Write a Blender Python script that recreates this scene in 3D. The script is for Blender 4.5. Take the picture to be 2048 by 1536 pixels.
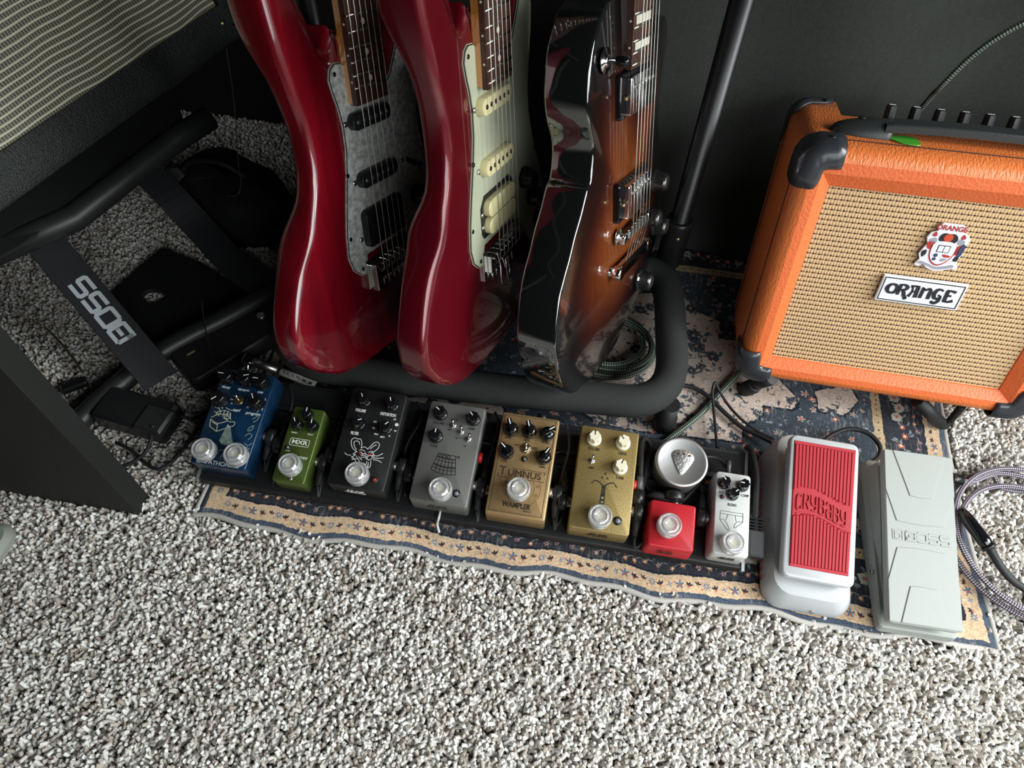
import bpy, bmesh, math, random
import numpy as np
from mathutils import Matrix, Vector, Quaternion
random.seed(7); rng = np.random.default_rng(7)
scn = bpy.context.scene
for o in list(bpy.data.objects): bpy.data.objects.remove(o)
col = scn.collection
PI = math.pi
# ------------------------------------------------------------------ camera
R_CAM = None
def _cam():
    def rod(w):
        t = np.linalg.norm(w); k = w/t
        K = np.array([[0,-k[2],k[1]],[k[2],0,-k[0]],[-k[1],k[0],0]])
        return np.eye(3)+math.sin(t)*K+(1-math.cos(t))*K@K
    p, r = math.radians(54.72), math.radians(2.29)
    fwd = np.array([0,math.cos(p),-math.sin(p)]); right = np.array([1.,0,0]); down = np.cross(fwd,right)
    Rz = np.array([[math.cos(r),-math.sin(r),0],[math.sin(r),math.cos(r),0],[0,0,1]])
    return Rz@np.array([right,down,fwd])@rod(np.array([0,0,math.radians(-7.583)]))
R_CAM = _cam(); C_CAM = np.array([0,0,.786]); F_CAM = 1428.
cam = bpy.data.cameras.new('camera'); cam.sensor_width = 36; cam.lens = F_CAM/2048*36; cam.clip_start = .02
co = bpy.data.objects.new('camera', cam); col.objects.link(co); scn.camera = co
M = Matrix.Identity(4)
for i in range(3):
    M[i][0] = R_CAM[0][i]; M[i][1] = -R_CAM[1][i]; M[i][2] = -R_CAM[2][i]; M[i][3] = C_CAM[i]
co.matrix_world = M
# ------------------------------------------------------------------ light, exposure
scn.view_settings.view_transform = 'Standard'; scn.view_settings.look = 'None'
scn.view_settings.exposure = 0.0; scn.view_settings.gamma = 1.0; scn.view_settings.use_curve_mapping = False
w = bpy.data.worlds.new('world'); scn.world = w; w.use_nodes = True
w.node_tree.nodes['Background'].inputs[0].default_value = (.62,.70,.78,1)
w.node_tree.nodes['Background'].inputs[1].default_value = .010
def area(name, loc, target, sx, sy, power, color, spread=180):
    l = bpy.data.lights.new(name,'AREA'); l.shape='RECTANGLE'; l.size=sx; l.size_y=sy; l.energy=power; l.color=color; l.spread=math.radians(spread)
    o = bpy.data.objects.new(name,l); col.objects.link(o); o.location=loc
    o.rotation_euler = (Vector(target)-Vector(loc)).to_track_quat('-Z','Y').to_euler()
area('window_light', (.80,-.42,.74), (.45,.04,0), 1.15, .8, 10.2, (.925,.985,.985), 120)
area('side_window', (1.25,.32,.85), (.0,.10,0), .6, .7, 13, (.94,.985,.99), 120)
# ------------------------------------------------------------------ helpers
def ray(px, py):
    return np.array([(px-1024)/F_CAM,(py-768)/F_CAM,1.])@R_CAM
def at(px, py, z=0.):                       # the point at height z that the photograph shows at (px, py)
    d = ray(px,py); return C_CAM+d*(z-C_CAM[2])/d[2]
def aty(px, py, y):
    d = ray(px,py); return C_CAM+d*(y-C_CAM[1])/d[1]
MATS = {}
def mat(name, c, rough=.5, metal=0., bump=None, bscale=300, coat=0., var=0., vscale=40, alpha=None, spec=.5, sheen=0., vc2=None, trans=0., ior=1.45, emit=None):
    if name in MATS: return MATS[name]
    m = bpy.data.materials.new(name); m.use_nodes = True; nt = m.node_tree; b = nt.nodes['Principled BSDF']
    b.inputs['Base Color'].default_value = (*c,1); b.inputs['Roughness'].default_value = rough; b.inputs['Metallic'].default_value = metal
    b.inputs['Specular IOR Level'].default_value = spec; b.inputs['IOR'].default_value = ior
    if coat: b.inputs['Coat Weight'].default_value = coat; b.inputs['Coat Roughness'].default_value = .04
    if sheen: b.inputs['Sheen Weight'].default_value = sheen
    if trans: b.inputs['Transmission Weight'].default_value = trans
    if bump or var:
        tc = nt.nodes.new('ShaderNodeTexCoord')
    if bump:
        n = nt.nodes.new('ShaderNodeTexNoise'); n.inputs['Scale'].default_value = bscale; n.inputs['Detail'].default_value = 3
        bp = nt.nodes.new('ShaderNodeBump'); bp.inputs['Strength'].default_value = bump; bp.inputs['Distance'].default_value = .001
        nt.links.new(tc.outputs['Object'], n.inputs['Vector']); nt.links.new(n.outputs['Fac'], bp.inputs['Height']); nt.links.new(bp.outputs['Normal'], b.inputs['Normal'])
    if var:
        n = nt.nodes.new('ShaderNodeTexNoise'); n.inputs['Scale'].default_value = vscale; n.inputs['Detail'].default_value = 4
        r = nt.nodes.new('ShaderNodeValToRGB'); r.color_ramp.elements[0].position = .35; r.color_ramp.elements[1].position = .65
        c2 = vc2 or tuple(min(1,x*(1+var)) for x in c)
        r.color_ramp.elements[0].color = (*[x*(1-var) for x in c],1) if not vc2 else (*c,1); r.color_ramp.elements[1].color = (*c2,1)
        nt.links.new(tc.outputs['Object'], n.inputs['Vector']); nt.links.new(n.outputs['Fac'], r.inputs['Fac']); nt.links.new(r.outputs['Color'], b.inputs['Base Color'])
    MATS[name] = m; return m
def S(*v): return tuple((x/255/12.92 if x/255<=.04045 else ((x/255+.055)/1.055)**2.4) for x in v)
blk = mat('black_plastic', (.012,.012,.013), .35)
blk_gloss = mat('black_gloss', (.006,.006,.007), .08, coat=.5)
blk_matte = mat('black_matte', (.012,.012,.013), .7, bump=.3, bscale=900)
foam = mat('black_foam', (.018,.02,.019), .85, bump=.25, bscale=1400)
blk_metal = mat('black_powder_coat', (.010,.010,.011), .5, bump=.15, bscale=1500)
chrome = mat('chrome', (.82,.82,.82), .12, 1.)
nickel = mat('brushed_metal', (.55,.55,.53), .35, 1.)
gold_m = mat('brass_metal', (.65,.5,.28), .3, 1.)
alu = mat('bare_aluminium', (.62,.63,.64), .42, .8)
white_p = mat('white_print', (.75,.75,.74), .5)
dark_p = mat('dark_print', (.02,.018,.015), .5)
cream = mat('cream_plastic', S(224,216,190), .35)
rubber = mat('black_rubber', (.014,.014,.015), .6)

class MB:
    def __init__(s): s.v=[]; s.f=[]; s.sm=[]
    def add(s, vs, fs, M=None, smooth=False):
        k=len(s.v)
        for p in vs:
            p=Vector(p); s.v.append(tuple(M@p) if M is not None else tuple(p))
        for f in fs: s.f.append(tuple(i+k for i in f)); s.sm.append(smooth)
        return s
    def rings(s, rs, closed=True, cap0=True, cap1=True, smooth=False, M=None, loop=False):
        n=len(rs[0]); vs=[p for r in rs for p in r]; fs=[]
        m=len(rs)
        for i in range(m if loop else m-1):
            a=i*n; b=((i+1)%m)*n
            for j in range(n if closed else n-1):
                j2=(j+1)%n; fs.append((a+j,a+j2,b+j2,b+j))
        k=len(s.v); s.add(vs,fs,M,smooth)
        if cap0 and not loop: s.f.append(tuple(k+i for i in range(n))[::-1]); s.sm.append(False)
        if cap1 and not loop: s.f.append(tuple(k+(m-1)*n+i for i in range(n))); s.sm.append(False)
        return s
    def box(s, x0,x1,y0,y1,z0,z1, M=None, b=0.):
        if b>0:
            return s.prism(rrect((x1-x0),(y1-y0),b,2,((x0+x1)/2,(y0+y1)/2)), [(b,z0),(0,z0+b),(0,z1-b),(b,z1)], M=M)
        vs=[(x,y,z) for z in (z0,z1) for x,y in ((x0,y0),(x1,y0),(x1,y1),(x0,y1))]
        return s.add(vs,[(3,2,1,0),(4,5,6,7),(0,1,5,4),(1,2,6,5),(2,3,7,6),(3,0,4,7)],M)
    def prism(s, out, prof, M=None, smooth=False):          # prof: [(inset, z)]
        c=np.array(out); rs=[]
        for ins,z in prof:
            o=inset(out,ins) if ins else out
            rs.append([(x,y,z) for x,y in o])
        return s.rings(rs,M=M,smooth=smooth)
    def lathe(s, prof, n=24, M=None, smooth=True, cap=True):
        rs=[[(r*math.cos(2*PI*i/n),r*math.sin(2*PI*i/n),z) for i in range(n)] for r,z in prof]
        return s.rings(rs,M=M,smooth=smooth,cap0=cap,cap1=cap)
    def tube(s, path, r, n=8, M=None, closed=False, smooth=True, caps=True):
        P=[Vector(p) for p in path]; m=len(P); rs=[]; up=None
        for i in range(m):
            if closed: t=(P[(i+1)%m]-P[i-1])
            else: t=P[min(i+1,m-1)]-P[max(i-1,0)]
            t.normalize()
            if up is None:
                up=t.orthogonal().normalized()
            else:
                up=(up-t*up.dot(t)); 
                up=up.normalized() if up.length>1e-6 else t.orthogonal().normalized()
            b=t.cross(up); rr=r[i] if isinstance(r,(list,tuple)) else r
            rs.append([tuple(P[i]+up*(rr*math.cos(2*PI*k/n))+b*(rr*math.sin(2*PI*k/n))) for k in range(n)])
        return s.rings(rs,M=M,smooth=smooth,loop=closed,cap0=caps,cap1=caps)
    def ribbon(s, pts, wd, z=0., h=.0003, M=None, closed=False):   # flat printed line
        P=[Vector((p[0],p[1])) for p in pts]; m=len(P); L=[];Rr=[]
        for i in range(m):
            a=P[i-1] if (i>0 or closed) else P[i]; b=P[(i+1)%m] if (i<m-1 or closed) else P[i]
            d1=(P[i]-a); d2=(b-P[i])
            if d1.length<1e-9: d1=d2
            if d2.length<1e-9: d2=d1
            d1=d1.normalized(); d2=d2.normalized(); t=(d1+d2)
            t=t.normalized() if t.length>1e-6 else d1
            nn=Vector((-t.y,t.x)); c=max(.45,abs(nn.dot(Vector((-d1.y,d1.x)))))
            ww=(wd[i] if isinstance(wd,(list,tuple)) else wd)/2/c
            L.append(P[i]+nn*ww); Rr.append(P[i]-nn*ww)
        rs=[[(L[i].x,L[i].y,z),(Rr[i].x,Rr[i].y,z),(Rr[i].x,Rr[i].y,z+h),(L[i].x,L[i].y,z+h)] for i in range(m)]
        return s.rings(rs,M=M,loop=closed)
    def build(s, name, m, parent=None, local=None, autosmooth=False):
        me=bpy.data.meshes.new(name); me.from_pydata(s.v,[],s.f)
        me.polygons.foreach_set('use_smooth',s.sm if not autosmooth else [True]*len(s.f))
        me.materials.append(m)
        bm=bmesh.new(); bm.from_mesh(me); bmesh.ops.recalc_face_normals(bm,faces=bm.faces); bm.to_mesh(me); bm.free()
        if autosmooth:
            me.set_sharp_from_angle(angle=math.radians(40))
        o=bpy.data.objects.new(name,me); col.objects.link(o)
        if parent is not None: o.parent=parent
        if local is not None: o.matrix_basis=local
        return o
def rrect(w,l,r,n=4,c=(0,0)):
    out=[]
    for sx,sy,a0 in ((1,1,0),(-1,1,90),(-1,-1,180),(1,-1,270)):
        for k in range(n+1):
            a=math.radians(a0+90*k/n); out.append((c[0]+sx*(w/2-r)+r*math.cos(a), c[1]+sy*(l/2-r)+r*math.sin(a)))
    return out
def inset(out, d):
    n=len(out); res=[]
    A=0
    for i in range(n):
        x0,y0=out[i];x1,y1=out[(i+1)%n];A+=x0*y1-x1*y0
    sg=1 if A>0 else -1
    for i in range(n):
        a=Vector(out[i-1]);p=Vector(out[i]);b=Vector(out[(i+1)%n])
        d1=(p-a);d2=(b-p)
        if d1.length<1e-9:d1=d2
        if d2.length<1e-9:d2=d1
        d1.normalize();d2.normalize(); n1=Vector((-d1.y,d1.x))*sg;n2=Vector((-d2.y,d2.x))*sg
        nn=n1+n2
        nn=nn.normalized() if nn.length>1e-6 else n1
        c=max(.5,nn.dot(n1)); q=p+nn*(d/c); res.append((q.x,q.y))
    return res
def spline(pts, n=6, closed=False):
    P=[Vector(p) for p in pts]; m=len(P); out=[]
    for i in range(m if closed else m-1):
        p0=P[i-1] if (i>0 or closed) else P[0]; p1=P[i]; p2=P[(i+1)%m]; p3=P[(i+2)%m] if (closed or i+2<m) else P[m-1]
        for k in range(n):
            t=k/n; out.append(tuple(.5*((2*p1)+(p2-p0)*t+(2*p0-5*p1+4*p2-p3)*t*t+(3*p1-p0-3*p2+p3)*t**3)))
    if not closed: out.append(tuple(P[-1]))
    return out
def thing(name, label, cat, group=None, M=None, loc=None):
    o=bpy.data.objects.new(name,None); o.empty_display_size=.02; col.objects.link(o); o['label']=label; o['category']=cat
    if group: o['group']=group
    if M is not None: o.matrix_world=M
    if loc is not None: o.location=loc
    return o
def tag(o, label, cat, group=None, kind=None):
    o['label']=label; o['category']=cat
    if group: o['group']=group
    if kind: o['kind']=kind
    return o
TXT={}
def text(parent, s, size, x, y, z, m, rot=0., sx=1., shear=0., off=0., align='CENTER', L=None, h=.00015, name='lettering'):
    k=(s,round(off,4),round(shear,3),align)
    if k not in TXT:
        c=bpy.data.curves.new('t','FONT'); c.body=s; c.size=1; c.align_x=align; c.align_y='CENTER'; c.offset=off; c.shear=shear; c.extrude=.02; c.resolution_u=3
        o=bpy.data.objects.new('t',c); col.objects.link(o); bpy.context.view_layer.update()
        me=bpy.data.meshes.new_from_object(o.evaluated_get(bpy.context.evaluated_depsgraph_get())); bpy.data.objects.remove(o); TXT[k]=me
    me=TXT[k].copy(); me.materials.clear(); me.materials.append(m)
    o=bpy.data.objects.new(name,me); col.objects.link(o); o.parent=parent
    b=Matrix.Translation((x,y,z))@Matrix.Rotation(rot,4,'Z')@Matrix.Diagonal((size*sx,size,h/.02,1))
    o.matrix_basis = (L@b) if L is not None else b
    return o
def T(x=0,y=0,z=0): return Matrix.Translation((x,y,z))
def RX(a): return Matrix.Rotation(a,4,'X')
def RY(a): return Matrix.Rotation(a,4,'Y')
def RZ(a): return Matrix.Rotation(a,4,'Z')
def frame3(cols, loc):
    M=Matrix.Identity(4)
    for j,c in enumerate(cols):
        for i in range(3): M[i][j]=float(c[i])
    for i in range(3): M[i][3]=float(loc[i])
    return M
def structure(o): o['kind']='structure'; return o
def aim(a,b):                                # matrix whose Z runs from a to b
    a=Vector(a); b=Vector(b); q=(b-a).to_track_quat('Z','Y'); return Matrix.Translation(a)@q.to_matrix().to_4x4()
def cable(name, pts, r, m, label, cat='cable', n=6, seg=8, group=None):
    return tag(MB().tube(spline(pts,n),r,seg).build(name,m), label, cat, group)

# ================================================================== SETTING
m_floor = mat('carpet_backing', S(190,184,176), .95)
structure(MB().box(-2.2,2.2,-1.6,1.5,-.06,-.018).build('floor', m_floor))
m_wall = mat('wall_paint', S(150,150,146), .9)
structure(MB().box(-2.2,2.2,1.5,1.55,-.018,2.3).build('wall_back', m_wall))
# carpet pile: twisted tufts scattered over the floor
RUG = (-.413,.506,.296,.905)
def carpet():
    P=[]
    st=.0031
    xs=np.arange(-1.25,1.45,st); ys=np.arange(-.42,1.2,st)
    X,Y=np.meshgrid(xs,ys); X=X+rng.uniform(-.45,.45,X.shape)*st; Y=Y+rng.uniform(-.45,.45,Y.shape)*st
    X=X.ravel();Y=Y.ravel()
    keep=~((X>RUG[0]-.001)&(X<RUG[1]+.001)&(Y>RUG[2]-.001)&(Y<RUG[3]-.01))
    pts=np.stack([X,Y,np.ones_like(X)*.786],1)
    # keep what the camera's surroundings can see
    cam_c=(np.stack([X,Y,0*X],1)-C_CAM)@R_CAM.T
    u=F_CAM*cam_c[:,0]/cam_c[:,2]+1024; v=F_CAM*cam_c[:,1]/cam_c[:,2]+768
    keep&=(cam_c[:,2]>0)&(u>-600)&(u<2900)&(v>-200)&(v<2700)
    X=X[keep];Y=Y[keep]
    me=bpy.data.meshes.new('carpet_pile'); me.from_pydata([(float(a),float(b),-.0165) for a,b in zip(X,Y)],[],[])
    o=bpy.data.objects.new('carpet_pile',me); col.objects.link(o); o['kind']='stuff'; o['label']='grey and taupe twisted shag carpet pile covering the floor'; o['category']='carpet'
    m=bpy.data.materials.new('carpet_yarn'); m.use_nodes=True; nt=m.node_tree; b=nt.nodes['Principled BSDF']; b.inputs['Roughness'].default_value=.9; b.inputs['Specular IOR Level'].default_value=.15
    oi=nt.nodes.new('ShaderNodeObjectInfo'); r=nt.nodes.new('ShaderNodeValToRGB')
    e=r.color_ramp.elements; e[0].color=(*S(158,148,137),1); e[0].position=0; e[1].color=(*S(228,227,223),1); e[1].position=1
    for p,c in ((.18,(176,167,157)),(.35,(203,197,189)),(.55,(212,208,202)),(.8,(220,218,213))):
        q=e.new(p); q.color=(*S(*c),1)
    tc=nt.nodes.new('ShaderNodeTexCoord'); nz=nt.nodes.new('ShaderNodeTexNoise'); nz.inputs['Scale'].default_value=380; nz.inputs['Detail'].default_value=2
    mx=nt.nodes.new('ShaderNodeMixRGB'); mx.blend_type='MULTIPLY'; mx.inputs[0].default_value=.12
    nt.links.new(tc.outputs['Object'],nz.inputs['Vector']); nt.links.new(oi.outputs['Random'],r.inputs['Fac']); nt.links.new(r.outputs['Color'],mx.inputs[1]); nt.links.new(nz.outputs['Fac'],mx.inputs[2]); nt.links.new(mx.outputs[0],b.inputs['Base Color'])
    g=bpy.data.node_groups.new('pile','GeometryNodeTree'); g.interface.new_socket('Geometry',in_out='INPUT',socket_type='NodeSocketGeometry'); g.interface.new_socket('Geometry',in_out='OUTPUT',socket_type='NodeSocketGeometry')
    N=g.nodes; L=g.links
    gi=N.new('NodeGroupInput'); go=N.new('NodeGroupOutput')
    gti=N.new('GeometryNodeGeometryToInstance')
    for (s_,m_,e_) in (((0,0,.003),(.0012,0,.009),(.0070,.0016,.0135)),((0,0,.003),(-.0034,.0008,.0095),(.0044,-.0014,.0145)),((0,0,.003),(.0005,.0030,.010),(-.0050,.0050,.0125))):
        bz=N.new('GeometryNodeCurveQuadraticBezier'); bz.inputs['Resolution'].default_value=4; bz.inputs['Start'].default_value=s_; bz.inputs['Middle'].default_value=m_; bz.inputs['End'].default_value=e_
        cc=N.new('GeometryNodeCurvePrimitiveCircle'); cc.inputs['Resolution'].default_value=5; cc.inputs['Radius'].default_value=.0019
        cm=N.new('GeometryNodeCurveToMesh'); cm.inputs['Fill Caps'].default_value=True
        L.new(bz.outputs[0],cm.inputs['Curve']); L.new(cc.outputs[0],cm.inputs['Profile Curve'])
        sm=N.new('GeometryNodeSetMaterial'); sm.inputs['Material'].default_value=m; L.new(cm.outputs[0],sm.inputs['Geometry'])
        L.new(sm.outputs[0],gti.inputs[0])
    iop=N.new('GeometryNodeInstanceOnPoints'); iop.inputs['Pick Instance'].default_value=True
    rv=N.new('FunctionNodeRandomValue'); rv.data_type='FLOAT_VECTOR'; rv.inputs[0].default_value=(-.55,-.55,0); rv.inputs[1].default_value=(.55,.55,6.283)
    rs=N.new('FunctionNodeRandomValue'); rs.data_type='FLOAT'; rs.inputs[2].default_value=.75; rs.inputs[3].default_value=1.2; rs.inputs['Seed'].default_value=5
    L.new(gi.outputs[0],iop.inputs['Points']); L.new(gti.outputs[0],iop.inputs['Instance']); L.new(rv.outputs[0],iop.inputs['Rotation']); L.new(rs.outputs[1],iop.inputs['Scale']); L.new(iop.outputs[0],go.inputs[0])
    md=o.modifiers.new('pile','NODES'); md.node_group=g
carpet()
# curtain
m_cur=mat('curtain_cloth', S(43,46,42), .95, bump=.5, bscale=700, var=.12, vscale=220, sheen=.1)
def curtain():
    path=spline([(-1.9,1.2,0),(-1.2,1.19,0),(-.75,1.15,0),(-.42,1.00,0),(-.2,.93,0),(0,.862,0),(.25,.85,0),(.6,.852,0),(.95,.86,0),(1.5,.85,0)],20)
    rs=[]
    L=0; prev=path[0]
    cols=[]
    for p in path:
        L+=math.dist(p,prev); prev=p; cols.append((p,L))
    for k in range(13):
        z=k/12*1.9; row=[]
        for p,L in cols:
            a=.010*math.sin(L*23+z*1.3)+.007*math.sin(L*9.5+1-z*2.2)*min(1,z*2+.4)
            row.append((p[0]+.0*a, p[1]-a+min(.2,.30*max(0,z-.38)), z+.001))
        rs.append(row)
    mb=MB(); mb.rings(rs,closed=False,cap0=False,cap1=False,smooth=True)
    o=mb.build('curtain',m_cur); s=o.modifiers.new('th','SOLIDIFY'); s.thickness=.002
    tag(o,'dark grey floor-length curtain hanging behind the guitars and amplifier','curtain')
curtain()
# ------------------------------------------------------------------ patterned rug
def rug():
    x0,x1,y0,y1=RUG; W=1840;H=1220
    def noise(h,w_,fx,fy,seed):
        r=np.random.default_rng(seed); a=r.random((h//fy+3,w_//fx+3))
        yy=np.arange(h)/fy; xx=np.arange(w_)/fx; iy=yy.astype(int); ix=xx.astype(int); ty=(yy-iy)[:,None]; tx=(xx-ix)[None,:]
        ty=ty*ty*(3-2*ty); tx=tx*tx*(3-2*tx)
        return (a[iy][:,ix]*(1-tx)+a[iy][:,ix+1]*tx)*(1-ty)+(a[iy+1][:,ix]*(1-tx)+a[iy+1][:,ix+1]*tx)*ty
    mmx=(np.arange(W)+.5)*(x1-x0)*1000/W; mmy=(np.arange(H)+.5)*(y1-y0)*1000/H
    GX,GY=np.meshgrid(mmx,mmy); RW=(x1-x0)*1000; RH=(y1-y0)*1000
    wob=(noise(H,W,14,14,1)-.5)*3+(noise(H,W,4,4,2)-.5)*1.6
    D=np.minimum(np.minimum(GX,RW-GX),np.minimum(GY,RH-GY))+wob*.7
    img=np.zeros((H,W,3)); 
    def C(*v): return np.array(v)/255.
    navy=C(66,74,88); dark=C(46,48,54); crm=C(196,168,138); pink=C(188,170,158); field=C(60,68,77)
    img[:]=field
    img[D<97]=C(178,156,124); img[D<84]=dark; img[D<31]=C(30,34,44); img[D<28.5]=crm; img[D<8.5]=navy
    def poly(P,c,amp=1.):
        P=np.array(P); bx0,by0=P.min(0)-4; bx1,by1=P.max(0)+4
        i0,i1=np.searchsorted(mmx,[bx0,bx1]); j0,j1=np.searchsorted(mmy,[by0,by1])
        if i1<=i0 or j1<=j0: return
        X=GX[j0:j1,i0:i1]+wob[j0:j1,i0:i1]*amp; Y=GY[j0:j1,i0:i1]+wob.T[:1,:1]*0-wob[j0:j1,i0:i1]*amp*.6
        ins=np.zeros(X.shape,bool); n=len(P)
        for k in range(n):
            xa,ya=P[k];xb,yb=P[(k+1)%n]
            c1=((ya>Y)!=(yb>Y)); 
            with np.errstate(divide='ignore',invalid='ignore'): ins^=c1&(X<(xb-xa)*(Y-ya)/(yb-ya+1e-12)+xa)
        img[j0:j1,i0:i1][ins]=c
    def star(cx,cy,R,n,c,dep=.3,rot=0.,amp=.3,sy=1.):
        t=np.linspace(0,2*PI,48,endpoint=False); r=R*(1-dep+dep*np.cos(n*t)); poly(np.stack([cx+r*np.cos(t+rot),cy+sy*r*np.sin(t+rot)],1),c,amp)
    def stroke(P,wd,c,amp=.3):
        P=np.array(spline([(a,b,0) for a,b in P],5))[:,:2]; 
        for a,b in zip(P[:-1],P[1:]):
            d=b-a; l=np.hypot(*d)+1e-9; n=np.array([-d[1],d[0]])/l*wd/2
            poly([a-n,b-n,b+n,a+n],c,amp)
    def leaf(cx,cy,L,a,c,wd=.35):
        t=np.linspace(0,1,9); up=np.stack([t*L,np.sin(t*PI)*L*wd/2],1); dn=up[::-1]*[1,-1]
        P=np.concatenate([up,dn]); ca,sa=math.cos(a),math.sin(a); poly(np.stack([cx+P[:,0]*ca-P[:,1]*sa,cy+P[:,0]*sa+P[:,1]*ca],1),c,.2)
    rr=np.random.default_rng(11)
    dk=C(58,50,54); bl=C(96,112,132); rust=C(176,92,72); lt=C(196,190,182)
    # cream cartouches of the field (where the photograph shows them)
    def mmw(px,py):
        q=at(px,py,0); return ((q[0]-x0)*1000,(q[1]-y0)*1000)
    carts=[[(1366,590),(1395,622),(1440,641),(1438,676),(1490,682),(1520,700),(1560,760),(1600,800),(1585,818),(1526,809),(1526,828),(1504,840),(1485,852),(1482,883),(1437,877),(1380,872),(1280,860),(1200,845),(1130,800),(1080,740),(1120,690),(1180,640),(1230,590),(1300,585)],
           [(760,800),(860,790),(1000,800),(1010,830),(900,850),(800,840)],
           [(1630,780),(1700,770),(1720,800),(1690,830),(1640,820)],[(1600,900),(1660,905),(1650,940),(1600,935)],
           [(1700,1010),(1750,1030),(1745,1080),(1700,1060)],[(1060,500),(1180,510),(1150,600),(1050,590)]]
    for cpt in carts:
        P=[mmw(*p) for p in cpt]; Pc=np.mean(P,0); poly([Pc+(np.array(p)-Pc)*1.0+np.sign(np.array(p)-Pc)*3 for p in P],C(28,34,44),1.2); poly(P,pink,1.)
    ispink=lambda x,y: np.allclose(img[min(H-1,max(0,int(y/RH*H))),min(W-1,max(0,int(x/RW*W)))],pink)
    # field motifs
    for k in range(1300):
        x=rr.uniform(98,RW-98); y=rr.uniform(98,RH-98); s=rr.uniform(3,8); a=rr.uniform(0,6.3)
        if ispink(x,y):
            q=rr.random()
            if q<.24:
                R_=s*rr.uniform(1.1,2.1); star(x,y,R_,int(rr.integers(7,10)),C(62,69,78),.14,a,2.2); star(x,y,R_*.62,int(rr.integers(5,8)),C(44,48,55),.3,a,1.6); star(x,y,R_*.3,5,C(120,110,100),.2,a,1); star(x,y,R_*.14,5,C(196,156,100),.1)
                for da in (0,2.1,4.2): leaf(x+R_*math.cos(a+da),y+R_*math.sin(a+da),R_*.9,a+da+.5,C(70,77,82),.5)
            elif q<.7:
                stroke([(x,y),(x+s*math.cos(a),y+s*math.sin(a)),(x+1.6*s*math.cos(a+.9),y+1.6*s*math.sin(a+.9))],.7,C(74,70,72)); leaf(x,y,s*1.3,a+2,C(70,76,82)); leaf(x+s*math.cos(a),y+s*math.sin(a),s*.7,a+.8,C(100,104,112))
            elif q<.8: star(x,y,s*.45,5,rust,.2,a)
            else: leaf(x,y,s*1.1,a,C(74,80,92),.5)
        else:
            q=rr.random()
            if q<.25: star(x,y,s*.8,5,C(168,160,148),.3,a,.8); star(x,y,s*.35,5,rust,.2,a)
            elif q<.42: star(x,y,s*.75,6,C(150,84,70),.3,a,.8); star(x,y,s*.3,5,C(200,176,150),.1)
            elif q<.7: stroke([(x,y),(x+s*math.cos(a),y+s*math.sin(a)),(x+1.5*s*math.cos(a+1),y+1.5*s*math.sin(a+1))],.9,C(136,142,146)); leaf(x,y,s*.8,a,C(158,156,146))
            else: leaf(x,y,s,a,C(124,134,146),.6)
    # wide dark floral border and the two cream borders, all four sides
    def side(fn,L):
        for k in range(4):
            ln=RW if k%2==0 else RH
            def tr(s,d,k=k): return (s,d) if k==0 else (RW-d,s) if k==1 else (s,RH-d) if k==2 else (d,s)
            fn(ln,tr,{0:0,1:PI/2,2:PI,3:-PI/2}[k])
    def border(ln,tr,ang):
        s=34.; i=0
        while s<ln-34:
            x,y=tr(s,18.5); k=i%6
            if k in (0,):
                star(x,y,5,8,bl,.35,0); star(x,y,1.6,6,crm,.1)
            elif k in (3,):
                star(x,y,5.5,5,C(88,104,126),.35,ang+PI/2); star(x,y-1.5,1.6,5,rust,.1)
            elif k in (1,4):
                for da in (-.8,0,.8): leaf(x,y-2,5.6,PI/2+da+ang+(.4 if k==1 else -.4),dk,.4)
                star(x,y-3,1.3,5,rust,.1)
            elif k==2:
                star(x,y,3.4,4,C(112,128,142),.4,.4)
                x2,y2=tr(s+5,21); star(x2,y2,1.1,5,rust,.1)
            else:
                for da in (-1.2,-.3,.5): leaf(x,y,5,PI/2+da+ang,C(66,56,58),.4)
                x2,y2=tr(s+5,14); star(x2,y2,1.2,5,rust,.1)
            s+=10.6+rr.uniform(-.8,.8); i+=1
        s=36.
        while s<ln-36:
            x,y=tr(s,38+rr.uniform(-2,3)); q=rr.random()
            if q<.5: star(x,y,3.6,7,C(198,136,104),.3,0,.7); star(x,y,1.3,5,C(226,200,170),.1)
            else: star(x,y,3.3,6,C(176,130,126),.3,0,.7); star(x,y,1.2,5,dark,.1)
            x2,y2=tr(s+9,41); stroke([(x,y),((x+x2)/2,(y+y2)/2+2),(x2,y2)],.8,C(150,152,150))
            s+=rr.uniform(9,19)
        s=56.
        while s<ln-56:
            x,y=tr(s,60+rr.uniform(-5,5)); 
            if rr.random()<.45:
                for a in np.linspace(0,5.2,5): star(x+4.5*math.cos(a),y+4.5*math.sin(a),4,5,C(178,172,160),.15,a,.8)
                star(x,y,2.6,5,rust,.2)
            else: star(x,y,5.5,8,C(168,92,76),.3,0,1); star(x,y,2.2,5,C(205,180,150),.1)
            for da in (0,2.1,4.2):
                a=rr.uniform(0,6.3); leaf(x+9*math.cos(a),y+9*math.sin(a),8,a+1,C(104,114,122),.45)
                stroke([(x+6*math.cos(a),y+6*math.sin(a)),(x+12*math.cos(a+.3),y+12*math.sin(a+.3))],.8,C(142,146,140))
            s+=rr.uniform(13,20)
        s=100.
        while s<ln-100:
            x,y=tr(s,90); leaf(x,y,4,ang+rr.uniform(-1,1),dk,.5); 
            if rr.random()<.4: star(x,y+1,1.2,5,rust,.1)
            s+=rr.uniform(6,13)
    side(border,0)
    # worn, distressed print: pale flecks
    fl=noise(H,W,2,9,5)*.6+noise(H,W,5,22,6)*.4; f2=noise(H,W,60,60,7)
    mask=np.clip((fl+.35*(f2-.5)-.56)*5,0,1)*(D<29)*(D>26)+np.clip((fl+.4*(f2-.5)-.60)*5,0,1)*((D<8.5)|((D>29)&(D<84))|(D>97))*.30
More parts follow.
